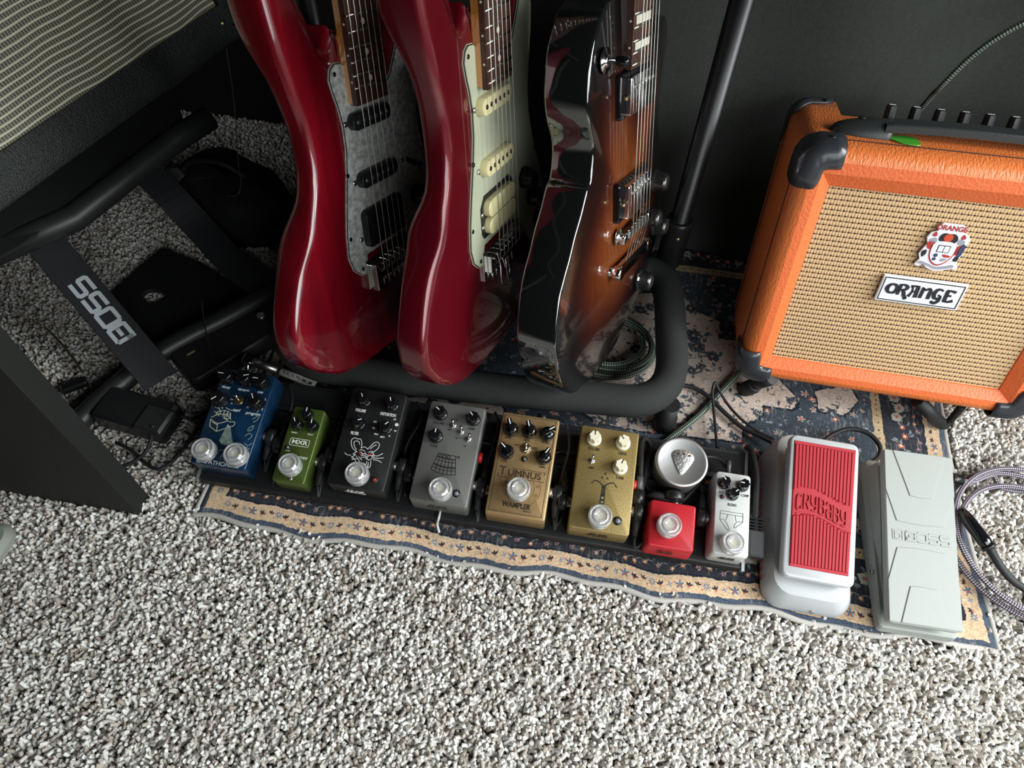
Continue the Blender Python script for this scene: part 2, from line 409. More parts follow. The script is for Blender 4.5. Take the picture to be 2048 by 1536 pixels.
    mask=np.clip(mask,0,1)[...,None]; img[:]=img*(1-mask)+C(176,174,166)*mask
    img*= (0.86+.28*noise(H,W,3,3,8)[...,None]*.9)
    img*= (0.9+.2*noise(H,W,90,90,9)[...,None])
    img=np.clip(img,0,1)
    im=bpy.data.images.new('rug_print',W,H); px=np.ones((H,W,4),np.float32); px[...,:3]=img; im.pixels.foreach_set(px.ravel()); im.update(); im.pack()
    m=bpy.data.materials.new('rug_velour'); m.use_nodes=True; nt=m.node_tree; b=nt.nodes['Principled BSDF']; b.inputs['Roughness'].default_value=.95; b.inputs['Specular IOR Level'].default_value=.1; b.inputs['Sheen Weight'].default_value=.08
    t=nt.nodes.new('ShaderNodeTexImage'); t.image=im; nt.links.new(t.outputs[0],b.inputs['Base Color'])
    tc=nt.nodes.new('ShaderNodeTexCoord'); nz=nt.nodes.new('ShaderNodeTexNoise'); nz.inputs['Scale'].default_value=900; bp=nt.nodes.new('ShaderNodeBump'); bp.inputs['Strength'].default_value=.25; bp.inputs['Distance'].default_value=.001
    nt.links.new(tc.outputs['Object'],nz.inputs['Vector']); nt.links.new(nz.outputs['Fac'],bp.inputs['Height']); nt.links.new(bp.outputs[0],b.inputs['Normal'])
    def edge_off(t): return .0035*math.sin(t*9+.6)+.002*math.sin(t*23)
    nx,ny=90,60; vs=[];uv=[]
    def pos(i,j):
        u=i/nx; v=j/ny; x=x0+(x1-x0)*u; y=y0+(y1-y0)*v
        wv=max(0,1-v*6); y+=wv*edge_off(u*3.1)
        rx=max(0,1-(1-u)*6); x+=rx*(.006*math.sin(v*7+2.2)-.004)
        # the right front corner pulls out a little, the back lies flatter
        return x,y,(-.0015+.0012*math.sin(x*40+y*13)*(wv+rx)), u,v
    for j in range(ny+1):
        for i in range(nx+1):
            x,y,z,u,v=pos(i,j); vs.append((x,y,z)); uv.append((u,v))
    fs=[(j*(nx+1)+i,j*(nx+1)+i+1,(j+1)*(nx+1)+i+1,(j+1)*(nx+1)+i) for j in range(ny) for i in range(nx)]
    root=thing('patterned_rug','small navy and cream oriental-pattern rug under the pedals and guitar stand','rug')
    me=bpy.data.meshes.new('rug_field'); me.from_pydata(vs,[],fs); me.materials.append(m)
    ul=me.uv_layers.new(name='UVMap'); idx=np.array([l.vertex_index for l in me.loops]); ul.data.foreach_set('uv',np.array(uv,np.float32)[idx].ravel())
    me.polygons.foreach_set('use_smooth',[True]*len(fs))
    o=bpy.data.objects.new('rug_field',me); col.objects.link(o); o.parent=root
    s=o.modifiers.new('th','SOLIDIFY'); s.thickness=.006; s.offset=-1
    # serged edge: corded binding wound with yarn
    loop=[pos(i,0)[:3] for i in range(nx+1)]+[pos(nx,j)[:3] for j in range(1,ny+1)]+[pos(i,ny)[:3] for i in range(nx-1,-1,-1)]+[pos(0,j)[:3] for j in range(ny-1,0,-1)]
    P=[Vector(p)-Vector((0,0,.002)) for p in loop]; dense=[]
    for i in range(len(P)):
        a=P[i]; b=P[(i+1)%len(P)]; k=max(1,int((b-a).length/.0013))
        for q in range(k): dense.append(a.lerp(b,q/k))
    rad=[.0032 if i%2 else .0038 for i in range(len(dense))]
    if len(rad)%2: rad[-1]=.0035
    MB().tube(dense,rad,7,closed=True).build('serged_edge',mat('serging_yarn',S(172,168,162),.9,bump=.4,bscale=1200),root)
rug()
# ================================================================== PEDALBOARD
TA=math.radians(10.92); UB=Vector((1,0,0)); VB=Vector((0,math.cos(TA),math.sin(TA))); NB=Vector((0,-math.sin(TA),math.cos(TA)))
OB=Vector((0,.444,.075))-NB*.036            # origin of the board surface
def BM(x,v,h=0.,yaw=0.): return frame3((UB,VB,NB),OB+UB*x+VB*v+NB*h)@RZ(yaw)
def board():
    root=thing('pedalboard','long black aluminium pedalboard with pale end edges carrying eight effect pedals','pedalboard',M=BM(0,0))
    for v0,v1 in ((-.118,-.081),(-.066,-.030),(-.015,.022)):
        front=v0<-.1
        a=[(v0,-.0005),(v0+.002,0),(v1-.001,0),(v1,-.001),(v1,-.009),(v1-.002,-.009),(v1-.002,-.003),(v0+.002,-.003),(v0+.001,-.011 if front else -.009),(v0-.002,-.011 if front else -.009)]
        MB().rings([[(x,p,q) for p,q in a] for x in (-.418,.224)]).build('rail',blk_metal,root)
        if not front or True:
            MB().box(-.41,.216,v0+.006,v1-.005,0,.0012).build('hook_strip',mat('hook_tape',(.008,.008,.009),.95,bump=.8,bscale=2500),root)
    for x in (-.419,.2245):                  # end plates, bare edge
        p=[(-.121,.001),(-.119,-.006),(-.108,-.013),(-.07,-.016),(.0,-.032),(.020,-.034),(.024,-.03),(.024,.001)]
        MB().rings([[(x-.0012,a,b) for a,b in p],[(x+.0022,a,b) for a,b in p]]).build('end_plate',alu,root)
        q=[(a*.985,b*.9) for a,b in p]
        MB().rings([[(x-(.0016 if x<0 else -.0023),a,b) for a,b in q],[(x-(.0018 if x<0 else -.0026),a,b) for a,b in q]]).build('end_cheek',blk_metal,root)
    for x in (-.33,-.065,.17):
        MB().box(x-.02,x+.02,-.1165,-.096,-.018,-.003,b=.002).build('foot',rubber,root)
    for x in (-.30,.15):
        MB().lathe([(.009,-.036),(.010,-.03),(.009,-.003)],16,M=T(x,.008,0)).build('foot',rubber,root)
    MB().box(-.37,.17,-.028,-.017,-.010,-.0035).build('cross_brace',blk_metal,root)
board()
clear=mat('clear_acrylic',(1,1,1),.06,trans=.80,ior=1.45)
def skirt_knob(p,x,y,z,ang,body=blk_gloss,line=white_p,r=.0082):
    k=MB().lathe([(r,0),(r,.0025),(r*.93,.0042),(r*.8,.0050)],28,M=T(x,y,z)).build('knob',body,p)
    out=[]
    for i in range(42):
        t=2*PI*i/42; out.append(((r*.76+r*.045*math.cos(7*t))*math.cos(t+.22),(r*.76+r*.045*math.cos(7*t))*math.sin(t+.22)))
    L=T(x,y,z)@RZ(ang-PI/2)
    MB().prism([(a*1.04,b*1.04) for a,b in out],[(0,.0046),(r*.03,.0125),(r*.10,.0138)],smooth=False).build('knob_cap',body,k,local=RZ(ang-PI/2)).matrix_basis=L
    MB().box(-.0005,.0005,r*.12,r*.68,.0137,.0141).build('pointer',line,k,local=L)
    return k
def ridge_knob(p,x,y,z,ang,r=.0088):
    k=MB().lathe([(r,0),(r,.0030),(r*.96,.0055),(r*.80,.0088),(r*.5,.0102),(0.0005,.0106)],30,M=T(x,y,z)).build('knob',blk_gloss,p)
    L=T(x,y,z)@RZ(ang-PI/2)
    MB().box(-.0026,.0026,-r*.75,r*1.10,.004,.0148,b=.0008).build('knob_ridge',blk_gloss,k,local=L)
    MB().box(-.0006,.0006,r*.25,r*1.02,.0148,.0151).build('pointer',white_p,k,local=L)
def round_knob(p,x,y,z,ang,r=.0075,h=.0135):
    k=MB().lathe([(r*1.12,0),(r*1.12,.002),(r,.003),(r*.95,h-.001),(r*.8,h)],28,M=T(x,y,z)).build('knob',blk_gloss,p)
    MB().box(-.00045,.00045,r*.15,r*.95,h,h+.0004).build('pointer',white_p,k,local=T(x,y,z)@RZ(ang-PI/2))
def foot_cap(p,x,y,z,r=.0132):
    b=MB().lathe([(.0068,0),(.0068,.0035),(.0050,.0036),(.0050,.013)],16,M=T(x,y,z)).build('footswitch',chrome,p)
    MB().lathe([(.0052,.0131),(.0052,.0152),(.003,.0156)],16,M=T(x,y,z)).build('switch_button',mat('switch_button',S(214,208,182),.4),b)
    c=MB()
    c.lathe([(r*.93,.0032),(r,.0045),(r,.0075),(r*.96,.0080),(r*1.0,.0086),(r*1.0,.0150),(r*.93,.0172),(r*.86,.0176),(r*.84,.0166),(r*.62,.0164),(r*.60,.0176),(r*.54,.0176),(r*.52,.0166),(.0005,.0166)],36,M=T(x,y,z),cap=False)
    c.lathe([(r*.93,.0032),(r*.80,.0034),(r*.78,.0120),(r*.55,.0148),(.0005,.0148)],36,M=T(x,y,z),cap=False)
    c.build('footswitch_topper',clear,p)
def toggle(p,x,y,z,ang,m=nickel,big=False):
    s=1.35 if big else 1
    t=MB().prism([(.0035*s*math.cos(PI/3*i+.3),.0035*s*math.sin(PI/3*i+.3)) for i in range(6)],[(0,0),(0,.0018),(.0006,.0022)],M=T(x,y,z)).build('toggle_switch',m,p)
    if big: MB().lathe([(.0062,0),(.0062,.0012),(.0055,.0016)],24,M=T(x,y,z)).build('washer',m,p)
    d=Vector((math.cos(ang),math.sin(ang),2.2)).normalized()
    MB().tube([Vector((x,y,z+.002)),Vector((x,y,z+.002))+d*.003,Vector((x,y,z+.002))+d*.0085],[.0019,.0009,.0015],10).build('lever',chrome,t)
def led(p,x,y,z,m,r=.0032,bez=blk_gloss):
    b=MB().lathe([(r*1.35,0),(r*1.35,.0012),(r,.0018)],20,M=T(x,y,z)).build('led_bezel',bez,p)
    MB().lathe([(r*.85,.001),(r*.8,.0026),(r*.4,.0036),(.0003,.0038)],16,M=T(x,y,z)).build('led_lens',m,b)
led_off=mat('led_clear',(.16,.17,.19),.15,coat=.5); led_red=mat('led_red',(.16,.012,.012),.2,coat=.5)
def plug(p,x,y,z,side,red=False,name='patch_plug'):
    # jack socket collar on the enclosure side
    L=T(x,y,z)@RY(side*PI/2)
    MB().lathe([(.0058,-.001),(.0058,.003),(.0045,.0034)],18,M=L).build('jack_socket',nickel,p)
def enclosure(name,label,x,v,w_,l_,h,m,r=.004,taper=.0012,yaw=0.,bev=.0012,rise=0.):
    root=thing(name,label,'effects pedal',M=BM(x,v,.0015+rise,yaw),group=None)
    MB().prism(rrect(w_+taper,l_+taper,r,4),[(.0006,0),(0,.0008),(taper/2,h-bev),(taper/2+bev*.35,h-bev*.35),(taper/2+bev,h)]).build('enclosure',m,root,autosmooth=True)
    return root
def flake(name,c1,c2,scale,rough=.4,metal=.3,bump=.1):
    return mat(name,c1,rough,metal,bump=bump,bscale=scale,var=.3,vscale=scale*.6,vc2=c2,coat=.15)
H=.0345
fl=.0005
# --- blue reverb
p=enclosure('effects_pedal','dark blue reverb pedal with sea-cave artwork and two clear foot toppers, leftmost on the board',-.3825,-.0474,.0665,.122,H,mat('ocean_blue',S(14,44,72),.38,.1,bump=.1,bscale=600,coat=.3,var=.25,vscale=60))
for x,y,a in ((-22.8,48.0,180),(-.7,48.6,20),(20.1,48.3,180),(-21.7,18.6,225),(21.6,21.5,120)): round_knob(p,x/1000,y/1000,H,math.radians(a),.0082,.0150)
toggle(p,-.0017,.0225,H,2.2,gold_m,True)
foot_cap(p,-.0160,-.0470,H); foot_cap(p,.0220,-.0466,H)
pale=mat('pale_print',S(196,204,204),.5); sand=mat('sand_print',S(186,186,160),.5)
for s,x,y,sz in (('decay',-22.7,36.6,4.6),('dampen',-.4,36.6,4.6),('mix',20.4,36.8,4.6),('mod',-.5,9.9,4.8),('program',20.6,8.6,5.2),('- X +',-21.8,9.6,4.6),('hi',-8.6,27.5,2.8),('med',-9.8,22.4,2.8),('lo',-8.9,17.1,2.8),('L',29.7,28.9,4.2),('S',29.6,15.5,4.2),('H',11.4,15.2,3.8),('bypass',-20.4,-58,4.4),('FATHOM',-.4,-57.6,7.0),('sustain',19.4,-58,4.2)):
    text(p,s,sz/1000,x/1000,y/1000,H+fl*.2,pale,shear=.15 if s.islower() else 0,off=.012)
def art(p,lines,wd,m,H,name='artwork'):
    b=MB()
    for ln in lines:
        pts=spline([(a/1000,c/1000,0) for a,c in ln],4) if len(ln)>2 else [(a/1000,c/1000,0) for a,c in ln]
        b.ribbon(pts,wd,H+.0001,.00015)
    return b.build(name,m,p)
# a little submersible with a beam of light
art(p,[[(-27,-6),(-17,-10),(-6,-5)],[(-27,-6),(-25,-15)],[(-25,-15),(-15,-20)],[(-15,-20),(-5,-14)],[(-17,-10),(-15,-20)],[(-24,-9),(-16,-12.5)],[(-27,-4),(-20,1),(-10,2),(-3,-3)],[(-22,4),(-14,7),(-6,5)],[(-22,4),(-23,-1)],[(-18,6),(-19,-1)],[(-14,7),(-14,-1)],[(-10,7),(-9,-1)],[(-6,5),(-4,-2)],[(-26,4),(-20,2)],[(-22,9),(-18,4)],[(-14,11),(-9,9),(1,8)],[(-13,-2),(-8,-4),(-3,-6),(2,-5),(3,-9),(-1,-12),(-5,-10)],[(-10,4),(-12,0),(-8,-3),(-5,1),(-10,4)]],.0007,sand,H)
b=MB(); cx=[(-5,-9),(-1,-11),(9,-31),(4,-35),(-4,-34),(-8,-30)]
b.add([(a/1000,c/1000,H+.0002) for a,c in cx],[tuple(range(len(cx)))])
b.build('light_beam_print',mat('beam_print',S(112,128,120),.6,var=.4,vscale=160),p)
art(p,[[(20,-20),(24,-16),(28,-19),(25,-24)],[(22,-28),(27,-31),(31,-27)],[(19,-34),(25,-33),(31,-35)],[(22,2),(26,6),(25,12),(28,16)],[(24,-2),(28,2),(29,8)],[(22,-9),(26,-6),(25,-12),(21,-13),(22,-9)],[(-5,-42),(2,-41),(0,-50)],[(30,-48),(26,-54),(21,-58)],[(-8,-40),(-4,-46)],[(6,-36),(12,-33)]],.0009,mat('cloud_print',S(120,140,142),.6),H)
plug(p,.0335,-.01,.014,1)
# --- green mini delay
Hm=.031
p=enclosure('effects_pedal','small sparkly green mini delay pedal with a clear foot topper and MXR badge',-.2985,-.066,.0385,.0925,Hm,flake('green_sparkle',S(58,76,30),S(104,124,60),2200,.35,.5,.25))
for x,y,a in ((.9,36.8,90),(-7.9,22.8,120),(11.0,23.4,95)): round_knob(p,x/1000,y/1000,Hm,math.radians(a),.0062,.0115)
foot_cap(p,.0012,-.0288,Hm,.0128)
wp=mat('badge_white',S(214,218,206),.5)
art(p,[rrect(23,8.6,2.2,3,(.1,2.2))+[rrect(23,8.6,2.2,3,(.1,2.2))[0]]],.0006,wp,Hm,'badge_outline')
text(p,'MXR',.0072,.0001,.0022,Hm+.0002,wp,sx=1.25,off=.02)
for s,x,y,sz in (('copy',9.3,-14.9,4.8),('REGEN',-9.6,13.2,2.2),('DELAY',9.6,13.8,2.2),('MOD',-11.0,-9.6,2.2)): text(p,s,sz/1000,x/1000,y/1000,Hm+.0002,wp,sx=1.2 if s=='copy' else 1,off=.01)
led(p,-.0112,-.0062,Hm,led_off,.0022); 
MB().lathe([(.0022,0),(.0022,.0008),(.001,.001)],12,M=T(.0024,-.0418,Hm)).build('screw',nickel,p)
plug(p,.0195,-.012,.014,1); plug(p,-.0195,.000,.014,-1)
# --- black distortion with rat drawing
def jhs(p,x,y,z,m,s=1.,vert=True,w2='PEDALS'):
    L=T(x,y,z)@(RX(PI/2) if vert else Matrix.Identity(4))
    text(p,'JHS',.0098*s,0,.0024*s,0,m,sx=1.55,shear=.25,off=.03,L=L)
    text(p,w2,.0044*s,.001*s,-.0042*s,0,m,sx=1.55,shear=.2,off=.035,L=L)
p=enclosure('effects_pedal','matte black distortion pedal with a white rat head drawing and red eyes',-.2198,-.0462,.0665,.122,H,mat('matte_black_paint',S(26,27,27),.5,bump=.25,bscale=1600))
for x,y,a in ((-14.8,43.9,120),(19.1,44.0,110),(-14.2,14.6,25),(18.4,14.2,48)): skirt_knob(p,x/1000,y/1000,H,math.radians(a))
foot_cap(p,.0014,-.0472,H); led(p,.0201,-.0483,H,led_red,.003,mat('led_ring',(.05,.015,.012),.3))
for s,x,y,sz in (('VOLUME',-17.2,31.9,5.2),('DISTORTION',16.3,32.1,5.2),('FILTER',-16.8,2.9,5.2),('BUD',3.4,20.8,3),('TUR',3.5,12.8,3),('DRAT',8.4,5.9,3),('DIRTY',16.4,3.6,3),('LA',24.3,6.3,3),('WF',29.4,13.2,3),('JHS',25.6,27.6,3)): text(p,s,sz/1000,x/1000,y/1000,H+.0002,white_p,sx=.62,off=.015)
MB().prism([(29.3/1000+.0022*math.cos(i*PI/4),21.4/1000+.0022*math.sin(i*PI/4)) for i in range(8)],[(0,H),(0,H+.0002)]).build('printed_mark',white_p,p)
art(p,[[(-8,-19),(-14,-15.5),(-17.5,-10),(-18,-5),(-15,-2.5),(-11.5,-3.4),(-8,-3),(-5.2,-8),(-4.6,-14)],[(-9.5,-16.5),(-13,-12.5),(-14.6,-8.5),(-13,-6),(-9,-6.5),(-7.4,-10)],[(3,-14),(5.6,-9.5),(8.6,-5),(12.4,-3.4),(15.2,-6),(14.8,-10.5),(12,-14.5),(8,-18)],[(6,-13.2),(8.6,-9.2),(12,-6.6)],
 [(-5,-13.5),(-1,-11.5),(3,-13.5)],[(-9,-19),(-12,-22),(-9,-22.5),(-13,-26),(-10,-26.5),(-12,-29)],[(-4,-18),(-1,-20),(2,-18.5)],[(5,-17.5),(8,-15.5),(10,-16)],[(-6,-16.5),(-3,-15.5),(1,-17)],
 [(-2,-21),(1,-19.5),(5,-21)],[(-3,-23),(1,-21.5),(5,-23.5)],[(-2,-25.5),(2,-23.5),(5,-26)],[(-12,-29),(-5,-27),(-2,-30),(3,-31),(6,-33)],[(-8,-24),(-3,-29),(2,-34),(6,-35)],[(-5,-24),(0,-28)],[(-9,-27),(-5,-33),(-1,-36)],
 [(7,-20.5),(5,-23.5),(7.5,-26.5),(10.5,-24),(10,-21),(7,-20.5)],[(6,-28),(6,-35),(8,-35),(8,-29)],[(8,-29),(9,-35),(11,-34),(10.5,-27)],[(12,-20),(16,-20),(19,-18),(22,-16)],[(12,-23),(17,-22.5),(24,-21)],[(12,-25),(18,-25),(23,-27)],[(-14,-24),(-19,-24),(-22,-22)],[(10,-17),(12,-19),(10,-20),(13,-22)],[(-1,-36),(3,-38),(6,-35)]],.00065,white_p,H)
eye=mat('red_print',S(150,40,38),.5)
b=MB()
for q in ([(-6,-17.5),(-1,-20.5),(-3,-21.5),(-6,-20)],[(4,-20),(9,-17),(8.5,-20),(5,-21)]): b.add([(a/1000,c/1000,H+.00024) for a,c in q],[(0,1,2,3)])
b.build('eye_print',eye,p)
jhs(p,-.003,-.0618,.019,white_p,.95)
plug(p,.0335,-.022,.014,1); plug(p,-.0335,-.022,.014,-1)
# --- grey drive with kilt drawing
p=enclosure('effects_pedal','plain grey drive pedal with three toggles and a black tartan kilt drawing',-.1237,-.0485,.0665,.122,H,mat('grey_hammer',S(112,112,108),.45,.35,bump=.2,bscale=1500,var=.08,vscale=900))
for x,y,a in ((-18.1,44.8,145),(21.6,44.2,135),(-17.7,16.2,90)): skirt_knob(p,x/1000,y/1000,H,math.radians(a))
for x,y,a in ((-.7,33.2,1.9),(9.8,26.8,1.6),(19.9,19.5,1.2)): toggle(p,x/1000,y/1000,H,a)
foot_cap(p,.0018,-.0474,H); led(p,.0190,-.0465,H,led_off,.0033)
for s,x,y,sz in (('VOLUME',-18.5,33.6,4.2),('GAIN',21.0,32.8,4.2),('TONE',-18.3,4.9,4.2),('CUT',.5,40.5,2.8),('ISM',-4.6,27.5,2.4),('G1',6.5,18.5,2.8),('G2',17.5,10.6,2.8)): text(p,s,sz/1000,x/1000,y/1000,H+.0002,dark_p,sx=.8)
kl=[]
def kp(u,v): # kilt coordinates: u 0..1 across, v 0..1 down
    tl,tr,bl_,br=(-10.8,-2.2),(9.2,-2.8),(-15.5,-23.0),(13.5,-25.2); a=[tl[i]*(1-u)+tr[i]*u for i in (0,1)]; c=[bl_[i]*(1-u)+br[i]*u for i in (0,1)]
    return (a[0]*(1-v)+c[0]*v, a[1]*(1-v)+c[1]*v-2.6*math.sin(PI*u)*v)
for k in range(7): kl.append([kp(k/6 if k in (0,6) else k/6,0 if k in(0,6) else .18),kp(k/6,1)])
art(p,kl,.0006,dark_p,H)
art(p,[[kp(u,v) for u in (0,.25,.5,.75,1)] for v in (.62,.80,1,.38)],.0007,dark_p,H)
art(p,[[kp(u,v) for u in (0,.25,.5,.75,1)] for v in (.22,.66)],.0013,dark_p,H)
art(p,[[kp(u,.02) for u in (0,.25,.5,.75,1)]]+[[(cx+1.9*math.cos(t),-5.6+1.9*math.sin(t)) for t in np.linspace(0,2*PI,13)] for cx in (-8.2,-3.4,1.8)]+[[(10.2,-3.5),(13.5,-3.2),(14,-4.8),(10.4,-5)]],.0008,dark_p,H)
jhs(p,-.002,-.0618,.0185,mat('worn_grey_print',S(58,56,54),.6),.95)
plug(p,.0335,-.028,.014,1); plug(p,-.0335,-.026,.014,-1)
MB().lathe([(.0065,0),(.0065,.004),(.005,.0045)],20,M=T(.0335,.006,.015)@RY(PI/2)).build('jack_bushing',mat('red_plastic',S(196,40,36),.4),p)
# --- copper overdrive
Ht=.0355
p=enclosure('effects_pedal','copper-gold overdrive pedal lettered TUMNUS with five black knobs',-.0359,-.0493,.0675,.122,Ht,flake('copper_paint',S(158,128,88),S(186,156,112),2600,.38,.55,.12),r=.003,bev=.0016)
for x,y,a in ((-20.9,39.3,112),(.8,40.2,110),(21.9,40.4,38),(-21.0,11.1,140),(22.3,11.3,62)): ridge_knob(p,x/1000,y/1000,Ht,math.radians(a))
toggle(p,-.0001,.0197,Ht,1.7,gold_m,True); led(p,.0004,.0066,Ht,mat('led_green_off',(.12,.16,.09),.2),.0026)
bp_=mat('brown_print',S(38,28,18),.6)
art(p,[[(-30.6,58.0),(30,58.2)],[(30,58.2),(29.6,-57.4)],[(29.6,-57.4),(-29.6,-57.4)],[(-29.6,-57.4),(-30.6,58.0)]],.0004,bp_,Ht,'printed_frame')
art(p,[[(-27,-6.2),(-20,-6.2)],[(-12,-6),(26.6,-6)],[(-27,-17.6),(26.6,-17.2)],[(-27,-17.6),(-25.6,-14)],[(26.6,-6),(25.4,-9)]],.0005,bp_,Ht,'printed_frame')
text(p,'T',.0150,-.0218,-.0112,Ht+.0002,bp_,sx=.80); text(p,'UMNUS',.0114,.0034,-.0118,Ht+.0002,bp_,sx=.98)
text(p,'WAMPLER',.0086,-.0002,-.0486,Ht+.0002,bp_,sx=.80,off=.03); text(p,'PEDALS',.0022,.0125,-.0535,Ht+.0002,bp_,sx=1.2)
for s,x,y in (('BASS',-22.4,29.2),('MIDS',-.6,29.6),('TREBLE',21.2,30.4),('LEVEL',-22.3,.8),('GAIN',21.5,.6),('NORMAL',-10.6,22.4),('HOT',9.6,21.4)): text(p,s,.0034 if len(s)<6 or s=='TREBLE' else .0018,x/1000,y/1000,Ht+.0002,bp_,sx=.9)
fnt=mat('faint_brown_print',S(128,98,62),.6)
art(p,[[(24*math.cos(t),-27+24*math.sin(t)) for t in np.linspace(0,2*PI,33)],[(17*math.cos(t),-27+17*math.sin(t)) for t in np.linspace(0,2*PI,33)]],.0005,fnt,Ht)
b=MB()
for k in range(12): t=k*PI/6+.2; b.prism([(.0208*math.cos(t)+.0022*math.cos(u),-.027+.0208*math.sin(t)+.0022*math.sin(u)) for u in np.linspace(0,2*PI,8,endpoint=False)],[(0,Ht),(0,Ht+.00012)])
b.build('printed_rosette',fnt,p); bpy.data.objects[p.children[-1].name]['kind']='stuff'
foot_cap(p,-.0001,-.0326,Ht); plug(p,-.034,-.03,.014,-1); plug(p,.034,-.022,.016,1)
MB().lathe([(.006,0),(.006,.008),(.0045,.009)],16,M=T(.012,.0615,.02)@RX(-PI/2)).build('power_socket',blk,p)
# --- gold drive with palm drawing
p=enclosure('effects_pedal','mustard gold drive pedal with three cream knobs and a palm tree drawing',.0578,-.0504,.0672,.122,H,flake('mustard_gold',S(126,108,60),S(170,148,98),1500,.42,.45,.3))
for x,y,a in ((-17.5,44.8,92),(15.9,45.1,125),(15.6,15.5,72)): skirt_knob(p,x/1000,y/1000,H,math.radians(a),cream,dark_p,.0086)
foot_cap(p,-.0011,-.0472,H); led(p,.0195,-.0461,H,led_off,.0036); toggle(p,-.0169,.0186,H,1.5)
for s,x,y,sz in (('VOLUME',-16.3,33.2,5.2),('DRIVE',17.1,33.0,5.2),('TONE',16.8,3.6,5.2),('GAIN',-16.7,10.2,4.0)): text(p,s,sz/1000,x/1000,y/1000,H+.0002,dark_p,sx=.66,off=.006)
ln=[]
for k in range(5):
    o=k*1.0; ln.append([(-1.9+k*.9,-20),(-1.9+k*.9,-11),(-2.2+k*.5,-8.5),(-6,-5.2+o*.3),(-11,-4.2+o*.2),(-15+o*.6,-8.2+o*.3)]); ln.append([(2.2-k*.9,-20),(2.0-k*.9,-11),(2.4-k*.5,-8.2),(6,-5.0+o*.3),(11,-4.2+o*.2),(15.5-o*.6,-8.6+o*.3)])
art(p,ln,.00028,dark_p,H)
MB().box(-.0026,.0026,-.0345,-.0195,H,H+.0002).build('printed_band',dark_p,p)
def starp(cx,cy,R,r,n=5,a0=PI/2): return [((R if i%2==0 else r)*math.cos(a0+i*PI/n)+cx,(R if i%2==0 else r)*math.sin(a0+i*PI/n)+cy) for i in range(2*n)]
for y in (-.0225,-.0275,-.0325): MB().prism(starp(0,y,.0019,.0008),[(0,H+.0002),(0,H+.0003)]).build('printed_star',mat('gold_print',S(168,150,90),.5),p)
for x,y in ((.1,5.6),(-2.9,.8),(2.9,.8)):
    art(p,[[(x+1.6*math.cos(t),y+1.6*math.sin(t)),(x-1.6*math.cos(t),y-1.6*math.sin(t))] for t in (0,1.05,2.1)],.0004,dark_p,H,'printed_star')
jhs(p,.000,-.0618,.0180,mat('dark_gold_print',S(62,52,24),.6),.95)
plug(p,-.0335,-.028,.014,-1); plug(p,.0335,-.026,.014,1)
MB().lathe([(.0065,0),(.0065,.004),(.005,.0045)],20,M=T(.0335,.004,.015)@RY(PI/2)).build('jack_bushing',MATS['red_plastic'],p)
# --- small red switch box
Hr=.0335
p=enclosure('effects_pedal','small square plain red footswitch pedal beside the white mini pedal',.1375,-.0905,.0505,.0525,Hr-.002,mat('red_powder',S(176,30,40),.45,bump=.12,bscale=1500),r=.005,bev=.002,taper=.004)
foot_cap(p,-.0050,-.0035,Hr-.002,.0132); jhs(p,-.004,-.0288,.019,mat('dark_red_print',S(52,16,20),.6),.72)
MB().lathe([(.0045,0),(.0045,.005)],16,M=T(.004,.0262,.017)@RX(-PI/2)).build('jack_socket',nickel,p)
# --- white mini pedal
p=enclosure('effects_pedal','white mini compressor pedal with three black knobs and a briefs drawing, rightmost on the board',.2015,-.0672,.0385,.094,H,mat('white_powder',S(190,191,188),.4,bump=.08,bscale=1500,coat=.2),r=.0045)
for x,y,a in ((-11.0,32.8,128),(9.8,33.0,175),(-.8,21.0,45)): skirt_knob(p,x/1000,y/1000,H,math.radians(a),blk_gloss,white_p,.0068)
foot_cap(p,-.0012,-.0358,H,.0125); led(p,-.0118,.0170,H,led_red,.0018)
for s,x,y in (('VOL',-12.6,22.2),('COMP',13.3,22.5),('BLEND',-.4,9.6)): text(p,s,.0044,x/1000,y/1000,H+.0002,dark_p,sx=.72)
bx=lambda x,y:(x*.94-1.2,y)
art(p,[[bx(*a) for a in q] for q in ([(-12.3,1.4),(14,1.4)],[(-12.3,1.4),(-12.6,-9)],[(14,1.4),(14.2,-8)],[(-12.4,-1.8),(14,-1.8)],[(-12.6,-9),(-2.4,-20)],[(-2.4,-20),(-1,-18.5)],[(-12.6,-9),(-9,-8),(-5,-11),(-2.6,-15),(-1,-18.5)],[(-3.4,-1.8),(-5.6,-8.5)],[(5,-1.8),(6.4,-8.4)],[(14.2,-8),(5.2,-16)],[(14.2,-8),(10,-7.8),(5.6,-10.6),(4,-16)])],.0004,dark_p,H)
jhs(p,-.001,-.0478,.0200,dark_p,.72)
MB().lathe([(.0042,0),(.0042,.004)],14,M=T(-.0195,-.004,.014)@RY(-PI/2)).build('jack_socket',nickel,p)
MB().lathe([(.0042,0),(.0042,.004)],14,M=T(.0195,-.018,.014)@RY(PI/2)).build('jack_socket',nickel,p)
MB().lathe([(.0028,0),(.0028,.012),(.0032,.013),(.0032,.02)],14,M=T(-.002,.047,.018)@RX(-PI/2)).build('power_plug_tip',mat('dull_grey_plastic',(.05,.05,.05),.4),p)
